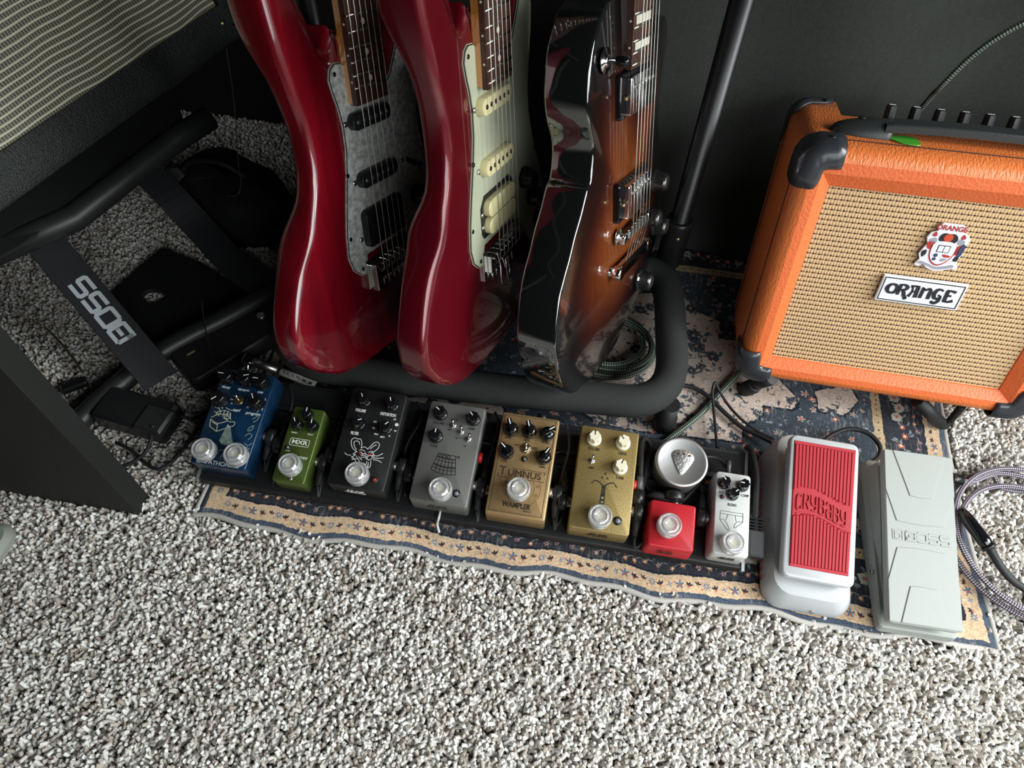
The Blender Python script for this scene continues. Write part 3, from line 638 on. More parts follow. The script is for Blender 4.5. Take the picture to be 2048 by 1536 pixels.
# --- round metal tin with a pick on it
tn=tag(MB().lathe([(.027,0),(.0285,.001),(.0285,.030),(.0300,.031),(.0300,.0375),(.0293,.0388),(.0270,.0392),(.0262,.0388),(.001,.0386)],64,M=Matrix.Identity(4)).build('round_tin',mat('spun_steel',(.52,.52,.51),.46,1.,bump=.06,bscale=120)), 'round brushed steel tin standing on the pedalboard behind the red pedal','tin')
tn.matrix_world=BM(.1418,-.0170,0.0012)
pk=[(0,-14.5),(3,-12.3),(7.5,-5),(11.5,3.5),(12.2,7),(11.2,10.2),(8,12.8),(4,14.2),(0,14.8),(-4.5,14.2),(-9,12.8),(-11.8,9.5),(-12.4,6.5),(-11.4,3),(-7.5,-5),(-3,-12.3)]
pk=[(a/1000,c/1000) for a,c in [tuple(q[:2]) for q in spline([(a,c,0) for a,c in pk],3,True)]]
g=thing('guitar_pick','hammered silver metal guitar pick lying on the round steel tin','pick',M=BM(.1425,-.0180,.0012+.0388,-.05))
MB().prism(pk,[(.0004,0),(0,.0005),(0,.0010),(.0006,.0014)]).build('pick_body',mat('hammered_silver',(.86,.85,.82),.42,1.,bump=.7,bscale=420),g,autosmooth=True)
for x in (-.0058,.0005,.0068): MB().lathe([(.0012,.0013),(.0012,.0018),(.0006,.0016)],12,M=T(x,.0088+(.0008 if abs(x)<.002 else 0),0)).build('rivet',dark_p,g)
# --- patch cables between the pedals
def patch(x0,v0,x1,v1,sag,label,z=.015,s0=1,s1=-1,back=True):
    # x0,v0 : socket on the right of one pedal; x1,v1 : socket on the left of the next
    root=thing('patch_cable',label,'cable','short black patch cables between neighbouring pedals')
    ends=[]
    for (x,v,s) in ((x0,v0,s0),(x1,v1,s1)):
        L=BM(x,v,z)@RY(s*PI/2)
        MB().lathe([(.0030,.002),(.0030,.0045),(.0105,.005),(.0112,.007),(.0112,.0130),(.0100,.0145),(.004,.015)],24,M=L).build('plug_head',blk,root)
        MB().lathe([(.0068,.0028),(.0068,.0045),(.003,.005)],18,M=L).build('plug_collar',nickel,root)
        c=BM(x+s*.009,v,z)
        dirv=-1 if s>0 else 1
        a=(c@Vector((0,0,0))); e=(c@Vector((0,dirv*.028,-.002)))
        MB().tube([a,c@Vector((0,dirv*.016,0)),e],[.0062,.0045,.0028],12).build('plug_sleeve',rubber,root)
        ends.append((e,dirv,c))
    (e0,d0,c0),(e1,d1,c1)=ends
    m1=c0@Vector((.003,d0*.040,-.006)); m2=c1@Vector((-.003,d1*.040,-.006)); mid=(m1+m2)/2+NB*sag
    MB().tube(spline([e0,m1,(m1*3+m2)/4+NB*.004,mid,(m1+m2*3)/4+NB*.004,m2,e1],6),.0016,7).build('cord',rubber,root)
lb='thin black patch cable looping between the '
patch(-.349,-.058,-.3185,-.066,.0,lb+'blue and green pedals')
patch(-.2785,-.078,-.2535,-.068,.0,lb+'green and black pedals')
patch(-.186,-.068,-.157,-.0745,.0,lb+'black and grey pedals')
patch(-.0900,-.0765,-.070,-.079,.0,lb+'grey and copper pedals')
patch(-.0015,-.071,.0240,-.078,.0,lb+'copper and mustard gold pedals')
patch(.0915,-.0765,.1815,-.071,.006,lb+'mustard gold and white pedals')
# power leads lying along the board
def onb(pts): return [tuple(OB+UB*x+VB*v+NB*h) for x,v,h in pts]
for i,(pts,lab) in enumerate([
 ([(-.345,.018,.004),(-.330,-.01,.012),(-.333,-.05,.006),(-.328,-.095,.004),(-.326,-.118,-.004)],'black power lead running down between the blue and green pedals'),
 ([(-.270,.016,.003),(-.262,.0,.012),(-.266,-.03,.010),(-.270,-.055,.004),(-.263,-.09,.003)],'black power lead arching between the green and black pedals'),
 ([(-.180,.02,.004),(-.168,-.005,.016),(-.176,-.03,.012),(-.180,-.05,.004),(-.168,-.10,.003)],'black power lead arching between the black and grey pedals'),
 ([(-.082,.022,.004),(-.074,.0,.018),(-.079,-.05,.012),(-.083,-.09,.004)],'black power lead hanging between the grey and copper pedals'),
 ([(-.02,.024,.012),(.002,.02,.018),(.013,-.01,.020),(.010,-.045,.010),(.006,-.09,.004),(.011,-.105,.004),(.018,-.09,.006),(.019,-.07,.006)],'black power lead curling round the right side of the copper pedal'),
 ([(.125,.01,.003),(.108,-.035,.004),(.120,-.052,.010),(.135,-.055,.014)],'black lead reaching the back of the red pedal'),
 ([(.165,-.04,.004),(.158,-.02,.010),(.168,.0,.014),(.188,.004,.012),(.198,-.008,.016)],'black lead curling behind the white mini pedal'),
 ([(-.10,-.02,.010),(-.02,-.022,.004),(.03,.0,-.002)],'black lead crossing the board behind the copper pedal')]):
    tag(MB().tube(spline(onb(pts),6),.0017,7).build('power_lead',rubber),lab,'cable')
# upright flat plug leads right of the mustard pedal
r_=thing('power_lead','thick black lead with grey sleeve rising beside the mustard gold pedal','cable')
MB().tube(spline(onb([(.098,-.062,.016),(.100,-.045,.018),(.098,-.020,.026),(.097,.004,.022),(.101,.014,.014),(.108,.006,.012),(.107,-.015,.012),(.103,-.05,.012)]),8),.0032,10).build('cord',rubber,r_)
MB().tube(onb([(.0995,-.052,.0175),(.0992,-.036,.0215)]),[.0042,.0040],12).build('plug_sleeve',mat('grey_rubber',(.10,.10,.105),.4),r_)
MB().tube(onb([(.0995,-.070,.0155),(.0995,-.052,.0175)]),[.0075,.0072],12).build('plug_head',blk,r_)
r_=thing('power_lead','black moulded right-angle plug and lead on the right side of the white mini pedal','cable')
c=BM(.2335,-.0870,.014)
MB().box(-.0085,.0085,-.020,.010,-.007,.008,M=c,b=.002).build('plug_head',mat('moulded_plug',(.035,.036,.038),.4),r_)
for k in range(4): MB().box(-.0075,.0075,.012+k*.0036,.0138+k*.0036,-.005,.0055,M=c,b=.0006).build('strain_ring',blk,r_)
MB().tube(spline(onb([(.2335,-.078,.014),(.2335,-.045,.014),(.234,-.012,.014),(.229,.018,.010),(.226,.030,-.004)]),8),.0034,10).build('cord',rubber,r_)
r_=thing('patch_cable','round black plug with brass collar on the back of the red pedal','cable')
MB().lathe([(.0045,0),(.0112,.001),(.0118,.003),(.0118,.009),(.0105,.011),(.004,.0112)],24,M=BM(.1395,-.0590,.019)@RX(-PI/2)).build('plug_head',blk,r_)
MB().lathe([(.0050,-.006),(.0050,0)],16,M=BM(.1410,-.0590,.017)@RX(-PI/2)).build('plug_collar',gold_m,r_)
MB().tube(onb([(.1395,-.054,.019),(.118,-.055,.017),(.108,-.056,.014)]),[.0060,.0045,.0026],12).build('plug_sleeve',rubber,r_)
# white tie hanging over the front rail
tag(MB().tube(spline(onb([(-.124,-.108,.002),(-.1235,-.118,.0045),(-.125,-.124,-.004),(-.122,-.131,-.012)]),6),.0016,6).build('cable_tie',mat('white_nylon',S(190,190,188),.4)),'white nylon cable tie tail over the board edge in front of the grey pedal','tie')
# ================================================================== WAH PEDAL
def hull_loop(out, z): return [(x,y,z) for x,y in out]
def wah():
    root=thing('wah_pedal','white wah pedal with a red ribbed rubber tread lettered CRYBABY','effects pedal',M=T(.2975,.4035,0)@RZ(math.radians(-1.2)))
    silver=mat('silver_white_paint',S(178,180,182),.45,.1,coat=.1,bump=.05,bscale=1500)
    # die-cast body: wide foot, waisted shoulders, raised rear
    rs=[]
    for w_,l_,r,z,rise in ((.094,.202,.020,.001,0),(.096,.204,.021,.004,0),(.094,.202,.021,.016,.006),(.086,.194,.020,.026,.020),(.081,.190,.020,.030,.026),(.074,.182,.018,.0305,.027)):
        o=rrect(w_,l_,r,5)
        rs.append([(x,y,z+rise*max(0,min(1,(y+.02)/.10))) for x,y in o])
    MB().rings(rs,smooth=True).build('body',silver,root,autosmooth=True)
    # treadle: tilted shoe, local frame
    a=math.atan2(.047,.152); L=T(.0000,-.083,.0475)@RX(a)
    prof=[(.004,-.0150),(0,-.0110),(0,-.0022),(.0010,-.0006),(.0024,0)]
    tr=MB().prism(rrect(.0765,.160,.008,4,(0,.080)),prof).build('treadle',silver,root,local=L,autosmooth=True)
    MB().prism([(-.031,.010),(.031,.010),(.034,.150),(-.034,.150)],[(0,-.03),(0,-.014)]).build('treadle_web',silver,root,local=L)
    # tread mat with ribs interrupted by the lettering band
    red=mat('red_rubber',S(166,30,42),.6,bump=.1,bscale=1500)
    nb=17; W_=.0640; y0,y1=.0140,.1500
    xs=[]; hs=[]
    for k in range(nb):
        c=-W_/2+W_*(k+.5)/nb; q=W_/nb
        for d,h in ((-.46,0),(-.40,.0002),(-.34,.0017),(.34,.0017),(.40,.0002),(.46,0)): xs.append(c+d*q); hs.append(h)
    ys=np.linspace(y0,y1,70); rows=[]
    for y in ys:
        t=(y-y0)/(y1-y0); row=[]
        tap=.93+.07*t
        for x,h in zip(xs,hs):
            band=.079+.006*math.sin(x*70+2.6); inb=abs(y-band)<.0150
            ed=min(y-y0,y1-y)<.0012
            row.append((x*tap*1.03,y,.0006+(.0004 if inb else (0 if ed else h))))
        rows.append(row)
    m=MB(); m.rings(rows,closed=False,cap0=False,cap1=False)
    t_=m.build('rubber_tread',red,root,local=L)
    MB().prism([(-.0312,.012),(.0312,.012),(.0340,.1525),(-.0340,.1525)],[(0,-.0004),(0,.0006),(.0008,.0012)]).build('tread_border',red,root,local=L)
    # raised wavy lettering
    gl={'C':[[(1,.85),(.8,1),(.2,1),(0,.8),(0,.2),(.2,0),(.8,0),(1,.2)]],'R':[[(0,0),(0,1),(.8,1),(1,.8),(.8,.5),(.2,.5)],[(.5,.5),(1,0)]],'Y':[[(0,1),(0,.6),(.3,.35),(.8,.35)],[(1,1),(1,.2),(.8,0),(.1,0)]],
        'B':[[(0,0),(0,1),(.8,1),(1,.8),(.8,.55),(.2,.55)],[(.8,.5),(1,.3),(.8,0),(0,0)]],'A':[[(0,.8),(.2,1),(.8,1),(1,.8),(1,0)],[(1,.5),(.2,.5),(0,.3),(.2,0),(1,0)]],'U':[[(0,1),(0,.2),(.2,0),(.8,0),(1,.2),(1,1)]]}
    x=-.0275; lt=MB()
    for ch in 'CRY BABY':
        if ch==' ': x+=.0012; continue
        for ln in gl[ch]:
            pts=[]
            for u,v in ln:
                X=x+u*.0054; Y=.0700+v*.0165+.006*math.sin(X*70+2.6); pts.append((X,Y))
            lt.ribbon(pts,.0014,.0012,.0014)
        x+=.0078
    o=lt.build('raised_lettering',red,root,local=L); o['kind']='stuff'
    for off in (-.0130,):
        MB().ribbon([(X,.079+off+.006*math.sin(X*70+2.6)) for X in np.linspace(-.028,.028,25)],.0013,.001,.0012).build('raised_swoosh',red,root,local=L)
    MB().lathe([(.0022,0),(.0022,.0008),(.0008,.0004)],12,M=T(-.0435,-.010,.028)@RY(-PI/2)).build('pivot_pin',blk,root)
    MB().lathe([(.0028,0),(.0028,.0010),(.0012,.0012)],12,M=T(.006,-.1015,.010)@RX(PI/2)).build('screw',nickel,root)
    MB().lathe([(.0045,0),(.0045,.006)],12,M=T(0,-.07,.030)).build('bumper',rubber,root)
    # printed notice on the left flank
    b=MB()
    for k in range(13):
        for j in range(16):
            if rng.random()<.85: y=-.075+j*.0098; z=.0042+k*.0019*.55; b.box(-.04800-.0001,-.04790+.0006*0,y,y+.0072*rng.uniform(.5,1),z,z+.0006)
    o=b.build('printed_notice',mat('pink_print',S(190,110,118),.6),root); o['kind']='stuff'
wah()
# ================================================================== VOLUME PEDAL
def stroke_letters(s, x, y, h, wd, adv, lw, H0, hh, parent, m, L, name='raised_lettering', narrow=1.):
    gl={'B':[[(.0,0),(.0,.38)],[(0,1),(.92,1),(1,.9),(1,.62),(.9,.52),(1,.42),(1,.1),(.92,0),(0,0),(0,1)],[(.28,.52),(.9,.52)]],
        'O':[[(.1,0),(.9,0),(1,.1),(1,.9),(.9,1),(.1,1),(0,.9),(0,.1),(.1,0)]],
        'S':[[(1,1),(.08,1),(0,.92),(0,.6),(.08,.52),(.92,.52),(1,.44),(1,.08),(.92,0),(0,0)]]}
    b=MB()
    for ch in s:
        for ln in gl[ch]: b.ribbon([(x+u*wd,y+v*h) for u,v in ln],lw,H0,hh)
        x+=adv
    o=b.build(name,m,parent,local=L); o['kind']='stuff'; return o
def volume():
    root=thing('volume_pedal','silver-grey metal volume pedal with embossed BOSS lettering beside the white wah','effects pedal',M=T(.4120,.398,0)@RZ(math.radians(.8)))
    sv=mat('silver_grey_paint',S(152,155,151),.55,.1,bump=.25,bscale=2200,spec=.35)
    rs=[]
    for w_,y0,y1,z,rise in ((.083,-.101,.098,.0008,0),(.084,-.102,.099,.003,0),(.083,-.101,.098,.013,.012),(.079,-.099,.096,.0145,.020),(.070,-.094,.090,.0150,.022)):
        o=[(x,y+(y0+y1)/2) for x,y in rrect(w_,y1-y0,.005,3)]
        rs.append([(x,y,z+rise*max(0,min(1,(y+.06)/.12))) for x,y in o])
    MB().rings(rs).build('base',sv,root)
    # faceted side cheek
    for sx in (-1,1):
        MB().add([(sx*.0422,-.030,.013),(sx*.0422,.060,.022),(sx*.0422,.085,.024),(sx*.034,.085,.050),(sx*.034,.045,.044),(sx*.034,-.035,.022)],[(0,1,2,3,4,5)]).add([(sx*.030,-.030,.010),(sx*.030,.060,.02),(sx*.030,.085,.022),(sx*.030,.085,.050),(sx*.030,.045,.044),(sx*.030,-.035,.022)],[(0,1,2,3,4,5)]).build('side_cheek',sv,root)
        c=MB(); c.rings([[(sx*.0422,-.030,.013),(sx*.0422,.060,.022),(sx*.0422,.085,.024),(sx*.034,.085,.050),(sx*.034,.045,.044),(sx*.034,-.035,.022)],[(sx*.031,-.030,.010),(sx*.031,.060,.02),(sx*.031,.085,.022),(sx*.031,.085,.050),(sx*.031,.045,.044),(sx*.031,-.035,.022)]]).build('side_wall',sv,root)
    a=math.atan2(.049,.184); L=T(-.0045,-.103,.0365)@RX(a)
    MB().prism(rrect(.0755,.191,.004,3,(0,.0955)),[(.0015,-.0120),(0,-.0105),(0,-.0012),(.0012,0)]).build('treadle',sv,root,local=L,autosmooth=True)
    # raised chevron plates (each step one millimetre proud)
    def plate(pts,h0,h1): MB().prism(pts,[(0,h0),(0,h1-.0003),(.0004,h1)]).build('raised_panel',sv,root,local=L)
    arc=lambda xa,xb,y,sag,n=7:[(xa+(xb-xa)*k/n,y-sag*math.sin(PI*k/n)) for k in range(n+1)]
    plate([(-.0375,.190),(-.0375,.1445)]+arc(-.0265,.0240,.1095,.0016)+[(.0375,.146),(.0375,.190)],-.001,.0010)
    plate([(-.0285,.190)]+arc(-.0115,.0130,.1395,.0012)+[(.0290,.190)],.0005,.0020)
    plate([(-.0375,.0015)]+[(-.0375,.044)]+[(p[0],p[1]) for p in arc(-.0270,.0235,.0800,-.0016)]+[(.0375,.046),(.0375,.0015)],-.001,.0010)
    plate([(-.0255,.0015)]+[(p[0],p[1]) for p in arc(-.0150,.0125,.0400,-.0010)]+[(.0230,.0015)],.0005,.0020)
    stroke_letters('BOSS',-.0165,.0895,.0092,.0098,.0122,.0022,-.0005,.0012,root,sv,L)
    stroke_letters('BOSS',-.0165,.0895,.0092,.0098,.0122,.0029,-.0005,.0006,root,mat('engraved_shadow_line',S(120,122,120),.5,.4),L,'letter_outline')
    MB().ribbon([(-.0310,.0888),(-.0310,.0992),(-.0205,.0992),(-.0205,.0888),(-.0310,.0888)],.0009,-.0005,.0010).build('raised_emblem',sv,root,local=L)
    MB().ribbon([(-.0288+0*u,.0980-u*.0075) for u in (0,.33,.66,1)]+[(-.0258+.0030*math.cos(t),.0928+.0030*math.sin(t)) for t in np.linspace(-2.6,2.6,12)],.0009,-.0005,.0010).build('raised_emblem',sv,root,local=L)
    MB().lathe([(.0030,0),(.0030,.0012),(.0014,.0014)],12,M=T(-.0425,-.040,.016)@RY(-PI/2)).build('hinge_screw',nickel,root)
volume()
# ================================================================== ORANGE AMPLIFIER
AR=Matrix(((.9982,.0529,-.0300),(-.0436,.9667,.2522),(.0424,-.2504,.9672))).to_4x4()
AM=Matrix.Translation((.2127,.5836,.0422))@AR
AW,AH,AD=.3487,.3095,.1486
def lined(name,c,scale_u,amt,rough=.45):
    m=bpy.data.materials.new(name); m.use_nodes=True; nt=m.node_tree; b=nt.nodes['Principled BSDF']; b.inputs['Base Color'].default_value=(*c,1); b.inputs['Roughness'].default_value=rough
    tc=nt.nodes.new('ShaderNodeTexCoord'); mp=nt.nodes.new('ShaderNodeMapping'); mp.inputs['Scale'].default_value=scale_u
    n=nt.nodes.new('ShaderNodeTexNoise'); n.inputs['Scale'].default_value=1; n.inputs['Detail'].default_value=2
    bp=nt.nodes.new('ShaderNodeBump'); bp.inputs['Strength'].default_value=amt; bp.inputs['Distance'].default_value=.001
    nt.links.new(tc.outputs['Object'],mp.inputs[0]); nt.links.new(mp.outputs[0],n.inputs['Vector']); nt.links.new(n.outputs['Fac'],bp.inputs['Height']); nt.links.new(bp.outputs[0],b.inputs['Normal'])
    return m
def grille_cloth():
    m=bpy.data.materials.new('basketweave_cloth'); m.use_nodes=True; nt=m.node_tree; b=nt.nodes['Principled BSDF']; b.inputs['Roughness'].default_value=.8
    N=nt.nodes.new; Lk=nt.links.new
    tc=N('ShaderNodeTexCoord'); sp=N('ShaderNodeSeparateXYZ'); Lk(tc.outputs['Object'],sp.inputs[0])
    def mth(op,a,b_=None,c=None):
        n=N('ShaderNodeMath'); n.operation=op
        for i,v in enumerate((a,b_,c)):
            if v is None: continue
            if isinstance(v,(int,float)): n.inputs[i].default_value=v
            else: Lk(v,n.inputs[i])
        return n.outputs[0]
    px,pz=.00640,.00605
    v=mth('DIVIDE',sp.outputs['Z'],pz); row=mth('FLOOR',v); fv=mth('SUBTRACT',v,row)
    u=mth('ADD',mth('DIVIDE',sp.outputs['X'],px),mth('MULTIPLY',row,.5)); fu=mth('FRACT',u)
    # holes at the foot of every cell, a slit to its right
    dx=mth('SUBTRACT',fu,.22); dz=mth('SUBTRACT',fv,.12)
    hole=mth('ADD',mth('POWER',mth('MULTIPLY',dx,6.),2),mth('POWER',mth('MULTIPLY',dz,6.),2))
    hole=mth('LESS_THAN',hole,1.)
    line=mth('MULTIPLY',mth('LESS_THAN',mth('ABSOLUTE',mth('SUBTRACT',fv,.12)),.07),mth('GREATER_THAN',fu,.05))
    slit=mth('MULTIPLY',mth('LESS_THAN',mth('ABSOLUTE',mth('SUBTRACT',mth('SUBTRACT',fu,.62),mth('MULTIPLY',mth('SUBTRACT',fv,.5),.25))),.05),mth('GREATER_THAN',mth('ABSOLUTE',mth('SUBTRACT',fv,.62)),.16))
    hh=mth('SINE',mth('MULTIPLY',fv,PI)); h2=mth('ABSOLUTE',mth('SINE',mth('MULTIPLY',u,2*PI)))
    hgt=mth('ADD',hh,mth('MULTIPLY',h2,.4))
    mx=N('ShaderNodeMixRGB'); mx.inputs[1].default_value=(*S(200,166,124),1); mx.inputs[2].default_value=(*S(112,80,50),1); Lk(mth('MINIMUM',mth('ADD',mth('MULTIPLY',line,.75),mth('MULTIPLY',slit,.5)),1),mx.inputs[0])
    m2=N('ShaderNodeMixRGB'); m2.inputs[2].default_value=(*S(26,14,8),1); Lk(mx.outputs[0],m2.inputs[1]); Lk(hole,m2.inputs[0]); Lk(m2.outputs[0],b.inputs['Base Color'])
    bp=N('ShaderNodeBump'); bp.inputs['Strength'].default_value=.9; bp.inputs['Distance'].default_value=.0012; Lk(hgt,bp.inputs['Height']); Lk(bp.outputs[0],b.inputs['Normal'])
    return m
def orange_amp():
    root=thing('guitar_amplifier','orange guitar combo amplifier with tan woven grille and ORANGE badge','amplifier',M=AM)
    org=lined('orange_tolex',S(222,118,58),(500,260,110),1.1,.42)
    XZ=lambda w_,h_,r,n=6:[(x+AW/2,z+AH/2) for x,z in rrect(w_,h_,r,n)]
    def ring(ins,y,r=.020): return [(x,y,z) for x,z in XZ(AW-2*ins,AH-2*ins,max(.002,r-ins))]
    yf=.098
    rs=[ring(.0,yf),ring(0,.022),ring(.0022,.012),ring(.006,.005),ring(.011,.0012),ring(.016,0)]
    m=MB().rings(rs,cap1=False,cap0=True,smooth=True)
    m.build('cabinet',org,root,autosmooth=True)
    # rear half: cheeks left full height, control recess between them
    o=XZ(AW,AH,.020)
    cut=[]
    for x,z in o:
        cut.append((x,z))
    top=[p for p in cut]
    prof=[]; R_=.020; ZR=AH-.030
    def a_(cx,cz,a0,a1): return [(cx+R_*math.cos(math.radians(a0+(a1-a0)*k/5)),cz+R_*math.sin(math.radians(a0+(a1-a0)*k/5))) for k in range(6)]
    prof+=a_(AW-R_,AH-R_,0,90)+[(AW-.048,AH),(AW-.046,ZR),(.046,ZR),(.048,AH)]+a_(R_,AH-R_,90,180)+a_(R_,R_,180,270)+a_(AW-R_,R_,270,360)
    MB().rings([[(x,yf,z) for x,z in prof],[(x,AD-.006,z) for x,z in prof],[(AW/2+(x-AW/2)*.985,AD,AH/2+(z-AH/2)*.985) for x,z in prof]]).build('rear_shell',org,root,autosmooth=True)
    cp=mat('control_panel_orange',S(226,84,18),.4)
    MB().add([(.0465,yf-.001,AH-.004),(AW-.0465,yf-.001,AH-.004),(AW-.0465,AD-.004,AH-.026),(.0465,AD-.004,AH-.026)],[(0,1,2,3)]).add([(.0465,yf-.001,AH-.030),(AW-.0465,yf-.001,AH-.030),(AW-.0465,AD-.004,AH-.0295),(.0465,AD-.004,AH-.0295)],[(3,2,1,0)]).build('control_panel',cp,root)
    # front frame slanting in to the cloth
    g=(.0385,.0345,.0415,.0465); GY=.0125                       # margins l,b,r,t
    def rg(i,y):
        l=.016+(g[0]-.016)*i; b=.016+(g[1]-.016)*i; r=.016+(g[2]-.016)*i; t=.016+(g[3]-.016)*i
        return [(AW-r,y,AH-t),(l,y,AH-t),(l,y,b),(AW-r,y,b)]
    o4=[(AW-.016,0,AH-.016),(.016,0,AH-.016),(.016,0,.016),(AW-.016,0,.016)]
    org2=lined('orange_tolex_frame',S(222,106,54),(320,260,320),.8,.5)
    for k,nm in enumerate(('top','left','bottom','right')):
        j=(k+1)%4
        A=o4; B=rg(.42,.0005); C_=rg(.96,.0105); D_=rg(1,GY)
        MB().add([A[k],A[j],B[j],B[k],C_[k],C_[j],D_[k],D_[j]],[(0,1,2,3),(3,2,5,4),(4,5,7,6)]).build('frame_strip',org2,root)
    D_=rg(1,GY); MB().add(D_,[(0,1,2,3)]).build('grille_cloth',grille_cloth(),root)
    # piping seams
    blackp=mat('piping_black',(.02,.012,.008),.6)
    for y in (.0215,.126):
        pth=[(x,y,z) for x,z in (XZ(AW+.0006,AH+.0006,.0203,8) if y<.05 else [])] or [(x,y,z) for x,z in [(AW-.047,AH+.0003)]+[(a+.0,b) for a,b in []]]
        if y<.05: MB().tube(pth,.0006,6,closed=True).build('piping',blackp,root)
        else:
            q=[(.047,AH+.0003)]+[(R_+(R_+.0003)*math.cos(math.radians(90+90*k/6)),AH-R_+(R_+.0003)*math.sin(math.radians(90+90*k/6))) for k in range(7)]+[(-.0003,AH/2),(-.0003,R_)]
            MB().tube([(x,y,z) for x,z in q],.0006,6).build('piping',blackp,root)
    # corner protectors
    prot=mat('corner_black',(.03,.032,.038),.32,coat=.2)
    def corner(sx,sz,name='corner_protector',big=1.):
        cx=0 if sx>0 else AW; cz=AH if sz<0 else 0
        b=MB()
        # a moulded cap: three quarter-round arms meeting at the corner
        def P(x,y,z): return (cx+sx*x,y,cz+sz*z)
        n=9; rows=[]
        # sweep an arc profile round the rounded corner from the top arm to the side arm
        e=.0032
        outline=[(.041,-e),( .030,-e),(.018,-e+.0006),(.008,.0018),(.0018,.008),(-e+.0006,.018),(-e,.030),(-e,.046)]
        inner=[(.041,.022),(.036,.0225),(.030,.023),(.0245,.025),(.0235,.030),(.023,.036),(.0225,.040),(.020,.046)]
        prof=[]
        for (ox,oz),(ix,iz) in zip(outline,inner):
            row=[P(ox*.9+.0,.034,oz*.9+.0015),P(ox,.030,oz),P(ox,.010,oz),P(ox+(ix-ox)*.10,.002,oz+(iz-oz)*.10),P(ox+(ix-ox)*.28,-.0030,oz+(iz-oz)*.28),P(ox+(ix-ox)*.85,-.0036,oz+(iz-oz)*.85),P(ix,-.0015,iz),P(ix,.003,iz)]
            prof.append(row)
        b.rings(prof,closed=False,cap0=False,cap1=False,smooth=True)
        o=b.build(name,prot,root,autosmooth=False); s=o.modifiers.new('t','SOLIDIFY'); s.thickness=.0018; s.offset=0
        MB().lathe([(.0040,0),(.0036,.0012),(.0010,.0018)],12,M=T(*P(.027,.016,-e-.0002))@(RX(PI) if sz>0 else Matrix.Identity(4))).build('corner_screw',blk,o)
    corner(1,-1); corner(1,1); corner(-1,1); corner(-1,-1)
    b=MB(); rows=[]                                            # rear top left guard
    for k in range(7):
        t=math.radians(90+90*k/6); cx,cz=R_,AH-R_; rr=R_+.0022
        x=cx+rr*math.cos(t); z=cz+rr*math.sin(t); rows.append([(x,AD-.030+.010*abs(k-3)/3,z),(x,AD-.004,z),(cx+(rr-.003)*math.cos(t),AD+.0022,cz+(rr-.003)*math.sin(t))])
    rows=[[(.044,AD-.012,AH+.0022),(.044,AD-.004,AH+.0022),(.044,AD+.0022,AH-.001)],[(.034,AD-.018,AH+.0022),(.034,AD-.004,AH+.0022),(.034,AD+.0022,AH-.001)]]+rows+[[(-.0022,AD-.014,AH-.040),(-.0022,AD-.004,AH-.040),(.001,AD+.0022,AH-.040)],[(-.0022,AD-.006,AH-.052),(-.0022,AD-.004,AH-.052),(.001,AD+.0022,AH-.052)]]
    b.rings(rows,closed=False,cap0=False,cap1=False,smooth=True); o=b.build('corner_protector',prot,root); s=o.modifiers.new('t','SOLIDIFY'); s.thickness=.0018
    MB().lathe([(.0040,0),(.0036,.0012),(.0010,.0018)],12,M=T(.036,AD-.011,AH+.0024)).build('corner_screw',blk,root)
    # handle
    hy=.049
    def endcap(x0,sg):
        rows=[]
        for k in range(13):
            u=k/12; x=x0+sg*.060*u; hw=.0165*math.sqrt(max(0,1-(1-min(1,u*1.25))**2.2))*(1 if u<.8 else 1-.28*(u-.8)); hh=.0155*math.sqrt(max(0,1-(1-min(1,u*1.1))**2))+.0006
            rows.append([(x,hy+hw*math.cos(a),AH+hh*max(0,math.sin(a))-.001*(math.sin(a)<0)) for a in np.linspace(0,PI,10)]+[(x,hy-hw,AH-.001),(x,hy+hw,AH-.001)])
        MB().rings(rows,smooth=True).build('handle_end',mat('handle_black',(.022,.024,.024),.38,bump=.2,bscale=900),root)
    endcap(.028,1); endcap(AW-.028,-1)
    rows=[]
    for k in range(25):
        u=k/24; x=.080+(AW-.160)*u; z=AH+.0065+.0035*math.sin(PI*u)**.6
        sec=[(-.0105,0),(-.0105,.0065)]+[(-.0095+.019*j/12,.0078+(.0008 if j%2 else 0)) for j in range(13)]+[(.0105,.0065),(.0105,0)]
        rows.append([(x,hy-.004+a,z+c) for a,c in sec])
    MB().rings(rows).build('handle_strap',MATS['handle_black'],root)
    for x in (.058,AW-.058): MB().lathe([(.0042,0),(.0036,.0010),(.0008,.0004)],12,M=T(x,hy+.002,AH+.0145)).build('handle_screw',blk,root)
    # control knobs in the recess
    for i,x in enumerate((.1035,.1295,.1550,.1808,.2065,.2322,.258,.284)):
        L=T(x,.1190,AH-.0095)@RX(math.radians(-12))
        k=MB().lathe([(.0078,0),(.0078,.002),(.0064,.004),(.0058,.018),(.0050,.0192)],10,M=L,smooth=False).build('control_knob',blk,root)
        MB().box(-.0035,.0035,-.0015,.001,.0190,.0196,M=L).build('pointer',white_p,k)
    # badge
    bm_=T(.1712,.0095,.1538)@RX(PI/2)
    bd=MB().prism([(-.0446,-.0168),(.0446,-.0168),(.0446,.0168),(-.0446,.0168)],[(0,-.001),(0,.0022),(.0008,.0028)]).build('name_badge',mat('badge_white_plastic',S(226,226,228),.35),root,local=bm_)
    ink=mat('badge_black',(.018,.018,.026),.35)
    MB().ribbon([(-.0420,-.0142),(.0420,-.0142),(.0420,.0142),(-.0420,.0142)],.0011,.0028,.0003,closed=True).build('badge_border',ink,bd)
    # groovy capitals, drawn with heavy strokes
    b=MB(); z0=.0028
